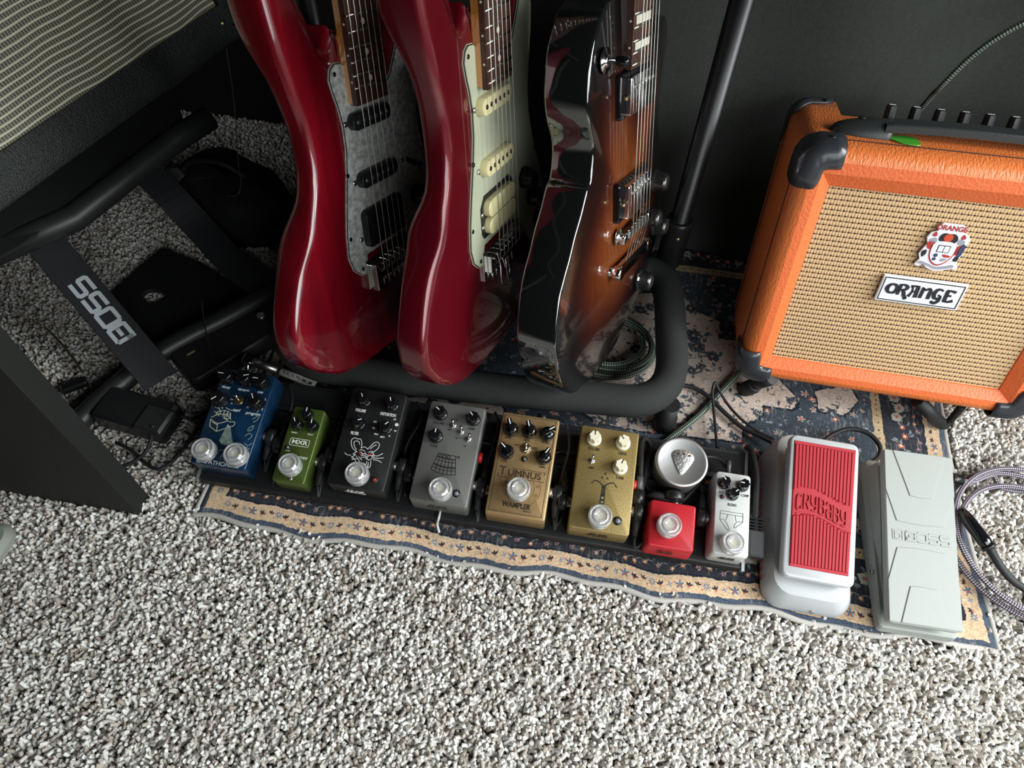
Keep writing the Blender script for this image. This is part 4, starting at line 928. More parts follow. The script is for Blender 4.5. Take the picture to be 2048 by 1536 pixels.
    def st(pts,w_): 
        P=[tuple(q[:2]) for q in spline([(a,c,0) for a,c in pts],4)] if len(pts)>2 else pts
        n=len(P); ww=w_ if not isinstance(w_,(list,tuple)) else list(np.interp(np.linspace(0,1,n),np.linspace(0,1,len(w_)),w_))
        b.ribbon([(x/1000,y/1000) for x,y in P],[q/1000 for q in ww] if isinstance(ww,list) else ww/1000,z0,.0004)
    st([(-31+5.2*math.cos(t),1.0+5.6*math.sin(t)) for t in np.linspace(PI/2,PI/2+2*PI,21)],[2.4,5.0,2.4,5.0,2.4])            # O
    st([(-23.5,-6),(-23.2,0),(-23,6.6)],3.4); st([(-25.2,7),(-19,7.4),(-15.8,5),(-17,1.8),(-22,.8)],[1.6,2.6,4.2,3.2,1.8]); st([(-20.5,1),(-17.6,-2),(-16.2,-6),(-13.6,-9),(-15.8,-10.2)],[2.2,4.0,4.2,3.4,2.6])   # R
    st([(-11.6,-6.5),(-9.6,-1),(-9.8,4),(-11.8,7.4)],[4,2.2,2,2.6]); st([(-12.6,7.2),(-6,7.6),(-3.6,7)],[2.4,2.4,3]); st([(-4.8,7),(-4.6,0),(-4.2,-6.8)],4.4); st([(-10.5,.4),(-5,.6)],1.8) # A
    st([(.8,-6.6),(1,0),(1.2,6.6)],4.0); st([(-.6,7.2),(4,4.6),(7.2,6.6),(9.2,4),(9.2,-1),(9.6,-6.6)],[2,2.6,2.6,4,4.2,4]) # N
    st([(22,5.6),(19.6,7.4),(15.8,6.4),(14,1.6),(15.4,-3.4),(19.2,-4.6),(21.6,-1.6),(18.6,.2)],[2.4,2.2,3.8,4.8,4.2,2.6,2.6,2]); st([(21.4,-2),(21.2,-7),(18.5,-10.4),(15.2,-10),(15.2,-8)],[3,4,3.6,3.4,2.6]) # G
    st([(27.2,-6.6),(27,0),(26.8,7)],4.2); st([(25.4,7.2),(31,7.2),(35.4,6)],[2.2,2.6,3.6]); st([(28,.9),(32.4,.9)],2.4); st([(25.6,-6.6),(31,-6.8),(36,-4.8)],[2.2,2.8,4]) # E
    o=b.build('badge_lettering',ink,bd); o['kind']='stuff'
    # crest
    cm=T(.1735,.0095,.2095)@RX(PI/2)
    ot=[(-13,-21),(-8,-25),(0,-27.5),(9,-26),(17,-22),(21,-24),(22,-19),(19,-13),(21,-4),(20,5),(22,13),(19,18),(13,20),(14,26),(9,29),(-11,29),(-14,25),(-13,20),(-19,17),(-21,11),(-18,4),(-20,-2),(-22,-9),(-19,-15),(-22,-22),(-18,-24)]
    cr=MB().prism([(x/1000,y/1000) for x,y in ot],[(0,-.001),(0,.0012),(.0004,.0015)]).build('crest_badge',mat('crest_white',S(222,220,226),.35),root,local=cm)
    def blob(nm,pts,c,z=.0015,h=.0003,sp=True):
        P=[(a/1000,d/1000) for a,d in ([tuple(q[:2]) for q in spline([(a,d,0) for a,d in pts],3,True)] if sp else pts)]
        MB().prism(P,[(0,z),(0,z+h)]).build('crest_print',mat('crest_'+nm,c,.4),cr)
    circ=lambda x,y,r,n=12:[(x+r*math.cos(2*PI*k/n),y+r*math.sin(2*PI*k/n)) for k in range(n)]
    rd=S(168,52,48); bk=S(34,36,40); gr=S(150,150,160); bl_=S(56,62,96)
    blob('black',[(-9,14),(-6,18),(0,18),(6,18),(10,13),(8,8),(3,9),(-3,9),(-8,9)],bk)
    blob('red',circ(0,13.5,4.6),S(196,74,48),.0018)
    blob('red2',[(-18,6),(-13,8),(-10,4),(-13,-2),(-17,0)],rd); blob('red2',[(18,6),(13,5),(11,0),(14,-6),(18,-2)],rd)
    blob('red2',[(-17,15),(-14,19),(-12,15),(-14,13)],rd); blob('red2',[(17,15),(14,19),(12,15),(14,13)],rd)
    blob('grey',[(-18,9),(-12,12),(-10,8),(-14,6)],gr); blob('grey',[(18,11),(12,13),(11,8),(15,6)],gr)
    blob('shield_red',[(-11,6),(11,6),(12.5,-6),(8,-16),(0,-20.5),(-8,-16),(-12.5,-6)],rd)
    blob('shield',[(-9.8,7.5),(9.8,7.5),(11.2,-6),(7,-14.8),(0,-18.6),(-7,-14.8),(-11.2,-6)],S(222,220,226),.0018)
    blob('black',[(-6.3,4.5),(6.3,4.5),(6.3,-4),(-6.3,-4)],bk,.0021,.0002,False); blob('white',[(-5.5,3.7),(-.4,3.7),(-.4,-3.2),(-5.5,-3.2)],S(222,220,226),.0022,.0003,False); blob('white',[(5.5,3.7),(.4,3.7),(.4,-3.2),(5.5,-3.2)],S(222,220,226),.0022,.0003,False)
    blob('blue',circ(-5,-8,2.2,7),bl_,.0021); blob('blue',circ(-5,-12.5,1.9,7),bl_,.0021); blob('red2',[(2,-6),(9,-7),(9,-9),(3,-9)],rd,.0021); blob('grey',[(2,-11),(8,-11),(5,-14),(2,-14.5)],gr,.0021)
    blob('grey',[(-19,-20),(-8,-22),(0,-25),(9,-23.5),(18,-20),(16,-17.5),(9,-20),(0,-22),(-9,-19),(-17,-17)],gr)
    blob('black',[(-20,-6),(-16,-3),(-15,-8),(-18,-12)],bk); blob('blue',[(20,6),(17,8),(15,0),(17,-8),(20,-4)],bl_,.0019); blob('black',[(19,-8),(16,-6),(14,-12),(18,-13)],bk)
    text(cr,'ORANGE',.0078,-.0008,.0242,.0015,mat('crest_red2',rd,.4),off=.03,sx=.95,h=.0003)
    # stand legs
    tube=blk_metal
    iA=AM.inverted()
    def wl(*p): return tuple(iA@Vector(p))
    MB().tube([wl(*at(1545,757,.052)),wl(*at(1498,772,.012)),],.0085,12).build('tilt_leg',tube,root)
    MB().lathe([(.0095,-.010),(.0105,-.004),(.0105,.010),(.009,.016)],14,M=iA@aim(at(1497,776,.009),at(1545,757,.052))).build('leg_tip',rubber,root)
    b=MB(); b.tube([wl(*p) for p in spline([tuple(at(1835,800,.05)),tuple(at(1868,835,.022)),tuple(at(1886,852,.0065)),tuple(at(1898,843,.008)),tuple(at(1925,812,.04))],6)],.0048,10); b.build('tilt_leg',tube,root)
    MB().tube([wl(*at(1835,800,.05)),wl(*at(1880,846,.012))],.0085,12).build('leg_sleeve',rubber,root)
orange_amp()
g=thing('guitar_pick','bright green plastic guitar pick tucked under the amplifier handle','pick',M=AM@T(.1010,.0352,AH+.0008)@RZ(.1))
MB().prism([tuple(q[:2]) for q in spline([(-.0135,.0045,0),(-.012,-.001,0),(-.004,-.0095,0),(.006,-.0125,0),(.0135,-.0110,0),(.0155,-.004,0),(.0145,.006,0),(.010,.012,0),(-.006,.012,0)],4,True)],[(.0003,0),(0,.0004),(.0003,.0009)]).build('pick_body',mat('green_plastic',S(76,172,52),.4),g)
# ================================================================== CABLES ON THE RIGHT
def braid(name,c1,c2,freq,r):
    m=bpy.data.materials.new(name); m.use_nodes=True; nt=m.node_tree; b=nt.nodes['Principled BSDF']; b.inputs['Roughness'].default_value=.7
    u=nt.nodes.new('ShaderNodeUVMap'); u.uv_map='UVMap'; sp=nt.nodes.new('ShaderNodeSeparateXYZ'); nt.links.new(u.outputs[0],sp.inputs[0])
    def mth(op,a,b_=None):
        n=nt.nodes.new('ShaderNodeMath'); n.operation=op
        for i,v in enumerate((a,b_)):
            if v is None: continue
            if isinstance(v,(int,float)): n.inputs[i].default_value=v
            else: nt.links.new(v,n.inputs[i])
        return n.outputs[0]
    a=mth('SINE',mth('MULTIPLY',mth('ADD',sp.outputs['X'],mth('MULTIPLY',sp.outputs['Y'],freq)),2*PI)); c=mth('SINE',mth('MULTIPLY',mth('SUBTRACT',sp.outputs['X'],mth('MULTIPLY',sp.outputs['Y'],freq)),2*PI))
    k=mth('GREATER_THAN',mth('MULTIPLY',a,c),.12)
    mx=nt.nodes.new('ShaderNodeMixRGB'); mx.inputs[1].default_value=(*c1,1); mx.inputs[2].default_value=(*c2,1); nt.links.new(k,mx.inputs[0]); nt.links.new(mx.outputs[0],b.inputs['Base Color'])
    bp=nt.nodes.new('ShaderNodeBump'); bp.inputs['Strength'].default_value=.5; bp.inputs['Distance'].default_value=.0008; nt.links.new(mth('MULTIPLY',a,c),bp.inputs['Height']); nt.links.new(bp.outputs[0],b.inputs['Normal'])
    return m
def braided(name,pts,r,m,parent=None,n=8,seg=12,turns=4,pitch=.006):
    path=spline(pts,n); mb=MB().tube(path,r,seg); o=mb.build(name,m,parent); me=o.data
    L=[0]
    for a,b in zip(path[:-1],path[1:]): L.append(L[-1]+math.dist(a,b))
    ul=me.uv_layers.new(name='UVMap')
    for poly in me.polygons:
        vi=[me.loops[l].vertex_index for l in poly.loop_indices]; js=[v%seg for v in vi]; wrap=max(js)-min(js)>seg/2
        for l,v,j in zip(poly.loop_indices,vi,js):
            jj=j+seg if (wrap and j<seg/2) else j
            ul.data[l].uv=(jj/seg*turns,L[v//seg]/pitch)
    return o
purple=braid('purple_braid',S(62,52,62),S(176,168,180),1.,.003)
green=braid('green_braid',S(34,46,40),S(134,146,132),1.,.003)
def right_cable():
    root=thing('instrument_cable','coiled purple-grey braided instrument cable with black plugs right of the volume pedal','cable')
    pts=[]; cx,cy=.566,.424
    start=at(1916,962,.022)
    pts+=[tuple(start),tuple(at(1948,962,.012)),tuple(at(1985,950,.008))]
    turns=3.6
    for k in range(int(turns*14)):
        t=1.75-2*PI*k/14*1.0; lay=k/14
        rr=.086+.006*math.sin(lay*2.3)+.002*lay; 
        pts.append((cx+rr*1.03*math.cos(t)+.004*math.sin(lay*5),cy+rr*math.sin(t)-.006*math.cos(lay*3),.0045+.0042*lay+.001*math.sin(t*3)))
    # swings from inside the coil onto the carpet at the right
    braided('braided_cord',pts,.0031,purple,root,5,10,3,.0052)
    P=[at(1922,1018,.024),at(1936,1040,.026),at(1968,1082,.028),at(1979,1097,.026)]
    MB().tube([tuple(P[0]),tuple(P[0]*.5+P[1]*.5),tuple(P[1]),tuple(P[2]),tuple(P[3])],[.0040,.0062,.0075,.0078,.0066],16).build('plug_barrel',blk_gloss,root)
    MB().tube([tuple(P[3]),tuple(P[3]*.6+P[2]*.4+0)],.0081,16).build('plug_ring',blk,root)
    MB().tube(spline([tuple(P[3]),tuple(at(1998,1128,.022)),tuple(at(2022,1158,.014)),tuple(at(2050,1178,.010)),tuple(at(2090,1205,.008))],6),.0046,10).build('heat_shrink',rubber,root)
    braided('braided_cord',[tuple(at(2078,1198,.0085)),(.585,.347,.0070),(.625,.355,.012),(.648,.40,.018),(.652,.44,.022)],.0031,purple,root,6,10,3,.0052)
    Q=[at(1903,955,.024),at(1925,961,.020)]
    MB().tube([tuple(Q[0]),tuple(Q[1])],.0052,14).build('plug_sleeve',nickel,root)
    for k in range(6):
        q=Q[0]*(1-k/6)+Q[1]*(k/6); q2=Q[0]*(1-(k+.4)/6)+Q[1]*((k+.4)/6)
        MB().tube([tuple(q),tuple(q2)],.0062,12).build('plug_ring',blk,root)
right_cable()
def green_cable():
    root=thing('instrument_cable','dark green braided cable coiled inside the guitar stand frame','cable')
    pts=[]
    c=at(1215,700,0); cx,cy=c[0],c[1]
    for k in range(3*12):
        t=.9+2*PI*k/12; lay=k/12
        pts.append((cx+(.069-.007*lay+.003*math.sin(lay*4))*math.cos(t),cy+(.056-.006*lay+.004*math.sin(lay*3+1))*math.sin(t),.0055+.0060*lay))
    end=[tuple(at(1300,905,.0045)),tuple(at(1343,874,.0045)),tuple(at(1400,829,.0045)),tuple(at(1450,775,.005)),tuple(at(1480,740,.006)),(.258,.705,.0045),(.28,.79,.008),(.30,.815,.012)]
    braided('braided_cord',pts,.0042,green,root,6,10,3,.0064); braided('braided_cord',end,.0040,green,root,6,10,3,.0064)
    up=[(.315,.822,.03),(.335,.828,.15),tuple(aty(1846,212,.815)),tuple(aty(1880,175,.80)),tuple(aty(1935,120,.80)),tuple(aty(1990,78,.80)),tuple(aty(2060,40,.80)),tuple(aty(2150,10,.80)),(.80,.79,.62),(.92,.78,.85),(1.0,.77,1.15)]
    braided('braided_cord',[(.30,.815,.012)]+up,.0030,green,root,8,10,3,.0056)
green_cable()
gc=lambda *a:[tuple(at(*q)) for q in a]
cable('power_cable',gc((1180,775,.004),(1300,772,.004),(1358,771,.005),(1385,775,.006),(1415,792,.006),(1450,826,.006),(1485,855,.006),(1522,873,.010),(1545,885,.012)),.0030,rubber,'thick black power cable curving over the rug from the stand to the white wah')
cable('power_cable',gc((1434,895,.012),(1431,860,.010),(1427,815,.012),(1425,785,.018),(1430,765,.024),(1438,780,.018),(1455,808,.011),(1480,836,.011),(1515,862,.010),(1550,878,.010)),.0019,rubber,'thin black cable with a sharp upright kink on the rug beside the thick power cable')
cable('power_cable',gc((1645,884,.012),(1668,868,.016),(1700,858,.020),(1735,866,.022),(1757,887,.022),(1760,908,.022),(1748,922,.024),(1728,936,.022)),.0030,rubber,'black cable arching between the backs of the white wah and the grey volume pedal')
cable('power_cable',gc((1500,890,.010),(1502,930,.006),(1506,985,.006),(1507,1010,.010)),.0022,rubber,'short black cable dropping between the pedalboard end and the white wah')
# ================================================================== GUITARS
def gframe(L,e,psi,loc,s):
    L,e,psi=map(math.radians,(L,e,psi))
    A=np.array([math.sin(e),math.sin(L)*math.cos(e),math.cos(L)*math.cos(e)]); e1=np.array([1.,0,0])-A*A[0]; e1/=np.linalg.norm(e1); e2=np.cross(A,e1)
    X=math.cos(psi)*e1+math.sin(psi)*e2; Y=np.cross(A,X)
    return frame3((X,Y,A),loc)@Matrix.Diagonal((s,s,s,1))
MM=.001
def grain_mat(name,c1,c2,rough,metal=0.,sc=(60,60,9),coat=1.):
    m=bpy.data.materials.new(name); m.use_nodes=True; nt=m.node_tree; b=nt.nodes['Principled BSDF']; b.inputs['Roughness'].default_value=rough; b.inputs['Metallic'].default_value=metal
    b.inputs['Coat Weight'].default_value=coat; b.inputs['Coat Roughness'].default_value=.05; b.inputs['Coat IOR'].default_value=1.7
    tc=nt.nodes.new('ShaderNodeTexCoord'); mp=nt.nodes.new('ShaderNodeMapping'); mp.inputs['Scale'].default_value=sc
    n=nt.nodes.new('ShaderNodeTexNoise'); n.inputs['Scale'].default_value=1; n.inputs['Detail'].default_value=5; n.inputs['Distortion'].default_value=.6
    r=nt.nodes.new('ShaderNodeValToRGB'); r.color_ramp.elements[0].position=.3; r.color_ramp.elements[1].position=.7; r.color_ramp.elements[0].color=(*c1,1); r.color_ramp.elements[1].color=(*c2,1)
    nt.links.new(tc.outputs['Object'],mp.inputs[0]); nt.links.new(mp.outputs[0],n.inputs['Vector']); nt.links.new(n.outputs['Fac'],r.inputs['Fac']); nt.links.new(r.outputs[0],b.inputs['Base Color'])
    return m
def sm(t): t=max(0,min(1,t)); return t*t*(3-2*t)
def body(root,out,c,w0,w1,r,m,fore=None,belly=None,dome=0.,top_m=None,name='body'):
    O=[tuple(q[:2]) for q in spline([(a,b,0) for a,b in out],4,True)]
    def yf(u,v,t):       # front surface depth (mm), t = 0 at the centre, 1 at the rim
        w=w0-dome*(1-t**2.2)
        if fore: w+=fore*sm((-u-70)/75)*sm((v+105)/45)*sm((75-v)/50)
        return w
    def yb(u,v,t):
        w=w1
        if belly: w-=belly*sm((-u-35)/60)*sm((v-55)/50)*sm((265-v)/70)
        return w
    fr=[]; 
    for t in (.04,.2,.4,.58,.70,.78,.84):
        fr.append([((c[0]+(u-c[0])*t)*MM,yf(c[0]+(u-c[0])*t,c[1]+(v-c[1])*t,t)*MM,(c[1]+(v-c[1])*t)*MM) for u,v in O])
    I=inset(O,r)
    rim=[]
    for k in range(5):
        a=math.radians(90*k/4); Q=inset(O,r*(1-math.sin(a))) if k<4 else O
        rim.append([(u*MM,(yf(u,v,1)+r*(1-math.cos(a)))*MM,v*MM) for u,v in Q])
    bk=[]
    for k in range(5):
        a=math.radians(90*k/4); Q=O if k==0 else inset(O,r*(1-math.cos(a)))
        bk.append([(u*MM,(max(yb(u,v,1),yf(u,v,1)+2*r+2)-r*(1-math.sin(a)))*MM,v*MM) for u,v in Q])
    back=[]
    for t in (.84,.76,.64,.5,.3,.05):
        back.append([((c[0]+(u-c[0])*t)*MM,yb(c[0]+(u-c[0])*t,c[1]+(v-c[1])*t,t)*MM,(c[1]+(v-c[1])*t)*MM) for u,v in O])
    if top_m is None:
        o=MB().rings(fr+rim+bk+back,smooth=True).build(name,m,root); return o
    MB().rings(rim+bk+back,cap0=False,smooth=True).build(name,m,root)
    mb=MB().rings(fr+rim[:2],cap1=False,smooth=True); o=mb.build('body_top',top_m,root)
    n=len(O); ca=o.data.color_attributes.new('rim','FLOAT_COLOR','POINT'); ts=[.04,.2,.4,.58,.70,.78,.84,.97,1,1]
    for i in range(len(o.data.vertices)):
        t=ts[min(i//n,9)]; ca.data[i].color=(t,t,t,1)
    return o
wood=grain_mat('maple_neck',S(196,122,52),S(214,146,72),.3,sc=(90,90,6)); rose=grain_mat('rosewood',S(44,24,16),S(74,42,28),.5,sc=(400,400,30),coat=.2)
string_m=mat('string_steel',(.55,.53,.48),.35,1.)
def neck(root,wd0,wd1,v0,vn,frets,dots,heel=True,blocks=False,ytop=-.006,ylow=.019,mwood=None,side_c=None):
    def wd(v): return (wd0+(wd1-wd0)*(v-v0)/(vn-v0))
    sec=lambda v,y0,y1:[(-wd(v)/2*MM,y0,v*MM),(wd(v)/2*MM,y0,v*MM),(wd(v)/2*MM,y1,v*MM),(-wd(v)/2*MM,y1,v*MM)]
    MB().rings([sec(v,ytop,ytop+.006) for v in (v0,v0+1.5,vn)]).build('fretboard',rose,root)
    a=MB(); rs=[]
    for v in (v0+2 if heel else v0+30,v0+60,v0+66,v0+90,vn):
        d=ylow if v<v0+65 else .013+.001*0
        w_=wd(v)/2*MM; rs.append([(-w_,ytop+.006,v*MM),(w_,ytop+.006,v*MM),(w_*.92,ytop+.006+(d-ytop-.006)*.65,v*MM),(w_*.45,d,v*MM),(-w_*.45,d,v*MM),(-w_*.92,ytop+.006+(d-ytop-.006)*.65,v*MM)])
    a.rings(rs).build('neck',mwood or wood,root)
    fr_m=mat('fret_wire',(.8,.78,.72),.2,1.)
    for n in range(1,frets+1):
        v=vn*2**(-n/12); 
        if v<v0+1: continue
        w_=wd(v)/2*MM; MB().tube([(-w_-.0003,ytop-.0003,v*MM),(w_+.0003,ytop-.0003,v*MM)],.0011,6).build('fret',fr_m,root)
    pearl_=mat('inlay_pearl',S(206,204,186),.3)
    for n in dots:
        if n>frets: continue
        v=(vn*2**(-n/12)+vn*2**(-(n-1)/12))/2
        if v<v0+3: continue
        if blocks: 
            h=(vn*2**(-(n-1)/12)-vn*2**(-n/12))*.32
            MB().prism([(-wd(v)*.36*MM,-h*MM),(wd(v)*.36*MM,-h*MM),(wd(v)*.36*MM,h*MM),(-wd(v)*.36*MM,h*MM)],[(0,0),(0,.0002)],M=T(0,ytop,v*MM)@RX(PI/2)).build('inlay',pearl_,root)
        else:
            for du in ((-9,9) if n==12 else (0,)): MB().lathe([(.003,0),(.003,.0002)],16,M=T(du*MM,ytop,v*MM)@RX(PI/2)).build('inlay',pearl_,root)
        MB().lathe([(.0011,0),(.0011,.0003)],10,M=T(-wd(v)/2*MM,ytop+.003,v*MM)@RY(-PI/2)).build('side_dot',pearl_,root)
    # headstock beyond the nut
    MB().box(-.021,.021,ytop-.002,ytop+.005,vn*MM,vn*MM+.004).build('nut',mat('bone',S(220,214,196),.4),root)
def strings(root,v0,vn,sp0,sp1,y0,y1,tail=None,n=6):
    for i in range(n):
        a=-sp0/2+sp0*i/(n-1); b=-sp1/2+sp1*i/(n-1); r=(.00052,.00046,.0004,.00032,.00027,.00025)[i]
        pts=[(b*MM,y1,vn*MM),(a*MM,y0,v0*MM)]
        if tail: pts.append((a*.98*MM,tail[0],tail[1]*MM))
        MB().tube(pts,r,5).build('string',string_m,root)
def stadium(w_,h_,r,n=6): return rrect(w_*MM,h_*MM,min(r,h_/2-.01,w_/2-.01)*MM,n)
def face(u,v,y,rot=0.): return T(u*MM,y,v*MM)@RX(PI/2)@RZ(rot)      # local z points out of the face
def single_coil(root,v,m,polem,y=.006,rot=0.):
    L=face(0,v,y,rot)
    b=MB().prism(stadium(69,17,8.4),[(0,-.001),(0,.0072),(.0008,.0082)]).build('pickup',m,root,local=L,autosmooth=True)
    for i in range(6): MB().lathe([(.0024,.0078),(.0024,.0088),(.0018,.0090)],12,M=L@T((-26+10.4*i)*MM,0,0)).build('pole_piece',polem,b).matrix_basis=Matrix.Identity(4)
    for c in b.children: c.matrix_basis=L.inverted()
    for s_ in (-1,1): MB().lathe([(.0030,0),(.0028,.0012),(.001,.0014)],12,M=L@T(s_*.0385,0,.0005)).build('pickup_screw',chrome,root)
def tremolo(root,y=.006,w_=78,silver=chrome,blocky=False):
    MB().prism([(-.041,-.020),(.041,-.020),(.041,.014),(-.041,.014)],[(0,0),(0,.0022),(.0004,.0026)],M=face(0,-3,y)).build('bridge_plate',silver,root)
    for i in range(6):
        u=-27+10.8*i
        MB().box(-.0048,.0048,-.0165,.0035,.0026,.0075,M=face(u,0,y),b=.0006).build('saddle',silver,root)
        MB().lathe([(.0013,0),(.0013,.0045)],8,M=face(u,0,y)@T(-.002,.001,.006)).build('saddle_screw',nickel,root)
        MB().lathe([(.0014,0),(.0014,.010)],8,M=face(u,0,y)@T(0,-.0170,.005)@RX(PI/2)).build('intonation_screw',nickel,root)
STRAT=[(-28,246),(-37,244),(-44,236),(-53,234),(-64,250),(-74,275),(-84,305),(-96,324),(-108,328),(-117,318),(-119,295),(-117,275),(-112,238),(-103,198),(-95,165),(-94,135),(-98,115),(-108,90),(-118,66),(-132,38),(-146,10),(-156,-15),(-159,-35),(-156,-55),(-144,-75),(-126,-90),(-104,-102),(-78,-108),(-50,-112),(0,-114),(45,-112),(85,-104),(118,-88),(142,-64),(156,-30),(158,0),(150,35),(132,68),(112,95),(102,120),(100,145),(106,172),(116,200),(122,225),(120,245),(110,258),(96,256),(82,240),(66,215),(50,192),(38,182),(28,182)]
GUARD=[(-29.5,217),(-40,218),(-47,214),(-51,204),(-48,190),(-44,177),(-41,158),(-42,135),(-48,108),(-57,77),(-64,50),(-67,25),(-62,8),(-52,-1),(-42,-5),(-37,-1),(-36,10),(-34,17),(34,17),(50,11),(66,2),(80,-12),(94,-34),(108,-50),(124,-56),(138,-48),(144,-25),(142,5),(134,35),(122,62),(108,92),(99,120),(98,145),(103,172),(110,200),(113,225),(108,243),(97,250),(84,240),(70,217),(54,194),(42,183),(29.5,181)]
def guard(root,m,scr):
    P=[(a*MM,b*MM) for a,b in GUARD]
    b0=MB().prism(P,[(0,0),(0,.0008)]).build('pickguard',m,root,local=face(0,0,.0080))
    MB().prism(inset(P,.0007),[(0,.0008),(0,.0015)]).build('guard_layer',mat('guard_black_ply',(.012,.012,.012),.4),b0)
    MB().prism(inset(P,.0016),[(0,.0015),(0,.0023)]).build('guard_top',m,b0)
    for u,v in ((-42,208),(-47,110),(-60,45),(-47,5),(120,-46),(134,10),(112,75),(104,150),(104,236),(60,-0)):
        MB().lathe([(.0024,0),(.0022,.0006),(.0008,.0002)],10,M=face(u,v,.0057)).build('guard_screw',scr,root)
# --- guitar 1, cherry red
Y0=.0057
def stratlike(name,label,M,out,mbody,mguard,scr):
    root=thing(name,label,'guitar','electric guitars standing on the rack',M=M)
    body(root,out,(0,60),8,52,8,mbody,fore=9,belly=17)
    guard(root,mguard,scr)
    return root
g1=stratlike('electric_guitar','cherry red electric guitar with grey pearl pickguard and black pickups',gframe(20.37,-6.79,73.32,(-.2323,.5929,.1659),1.03),STRAT,
  grain_mat('cherry_red_lacquer',S(84,2,14),S(124,5,24),.3,sc=(55,55,7)), mat('pearl_guard',S(150,152,148),.25,var=.35,vscale=190,vc2=S(206,208,204),coat=.4), mat('dark_screw',(.06,.06,.06),.3,1.))
neck(g1,56,42,176,648,21,(3,5,7,9,12,15,17,19,21))
strings(g1,0,648,54,36,-.0085,-.0085,tail=(.001,-10))
pk_=mat('black_pickup_cover',(.010,.011,.012),.35,coat=.2)
for v in (160,100): single_coil(g1,v,pk_,nickel,Y0)
hb=MB().prism(stadium(74,42,7),[(0,-.001),(0,.0066),(.0008,.0076)]).build('humbucker',pk_,g1,local=face(0,47,Y0,math.radians(0)),autosmooth=True)
for dv in (-9,9):
    for i in range(6): MB().lathe([(.0022,.0074),(.0022,.0082)],10,M=T((-26+10.4*i)*MM,dv*MM,0)).build('pole_piece',mat('dark_pole',(.03,.03,.035),.3,.8),hb)
for s_ in (-1,1): MB().lathe([(.003,0),(.0028,.0012),(.001,.0014)],12,M=face(s_*42,38,Y0)).build('pickup_screw',chrome,g1)
tremolo(g1,Y0+.002)
MB().box(-.006,.006,-.024,.008,.0026,.0118,M=face(-31,-2,Y0+.002),b=.001).build('bridge_block',mat('satin_chrome',(.62,.64,.62),.25,1.),g1)
for u,v in ((76,52),(98,22),(116,-12)):
    MB().lathe([(.0125,0),(.0120,.006),(.0095,.012),(.0080,.0165),(.0005,.017)],24,M=face(u,v,Y0)).build('control_knob',blk,g1)
MB().lathe([(.003,0),(.003,.010),(.0036,.011),(.0036,.018),(.001,.019)],12,M=face(66,96,Y0)@RX(.3)).build('selector_switch',blk,g1)
MB().lathe([(.0022,0),(.0022,.002)],12,M=face(53,99,Y0)).build('selector_screw',chrome,g1)
# --- guitar 2, dark candy red
S2=[(u-(4 if v<40 and u<0 else 0)+(2 if v>=100 and u<0 else 0),v-(15 if v<45 else 15*sm((120-v)/75) if v<120 else 0)) for u,v in STRAT]
g2=stratlike('electric_guitar','metallic wine red electric guitar with pale mint pickguard and cream pickups',gframe(16.74,-6.4,75.62,(-.0955,.5959,.2048),1.03),S2,
  mat('candy_red_metallic',S(96,4,20),.34,.3,coat=1.,bump=.02,bscale=2500), mat('mint_guard',S(168,171,148),.4,coat=.2), mat('dark_screw',(.06,.06,.06),.3,1.))
neck(g2,56,42,176,648,22,(3,5,7,9,12,15,17,19,21))
strings(g2,0,648,54,36,-.0085,-.0085,tail=(.001,-10))
crm_=mat('cream_pickup',S(206,196,150),.35)
for v in (160,100): single_coil(g2,v,crm_,mat('dark_pole',(.03,.03,.035),.3,.8),Y0)
ring=MB().prism([(-.040,-.016),(-.036,-.0215),(.036,-.0215),(.040,-.016),(.040,.018),(.034,.0235),(-.030,.0235),(-.040,.012)],[(0,-.001),(0,.0012)]).build('humbucker_frame',blk,g2,local=face(0,48,Y0))
for dv in (-9.6,9.6):
    c_=MB().prism(stadium(69,18,8.6),[(0,.0012),(0,.0075),(.0008,.0083)]).build('coil',crm_,ring,local=T(0,dv*MM,0),autosmooth=True)
for s_ in (-1,1): MB().lathe([(.0026,0),(.0024,.0012),(.001,.0014)],12,M=face(s_*38.5,40,Y0-.0012)).build('pickup_screw',chrome,g2)
for s_ in (-1,1): MB().lathe([(.0026,0),(.0024,.0012),(.001,.0014)],12,M=face(s_*38.5,54,Y0-.0012)).build('pickup_screw',chrome,g2)
tremolo(g2,Y0+.002)
for u,v in ((76,52),(98,22),(116,-12)):
    MB().lathe([(.0125,0),(.0120,.006),(.0095,.012),(.0080,.0165),(.0005,.017)],24,M=face(u,v,Y0)).build('control_knob',blk,g2)
clip=MB().tube(spline([(-.030,-.006,.010),(-.036,-.012,-.002),(-.040,-.014,-.018),(-.036,-.016,-.026),(-.030,-.016,-.027)],5),.0009,6).tube(spline([(-.026,-.010,.002),(-.024,-.014,-.014),(-.020,-.015,-.020),(-.017,-.014,-.012),(-.020,-.012,-.002),(-.026,-.014,.0),(-.0285,-.016,-.014),(-.024,-.017,-.028),(-.018,-.017,-.030)],5),.0009,6).build('hanging_wire_clip',mat('pinkish_wire',S(214,202,212),.25,1.),g2)
clip['kind']='stuff'
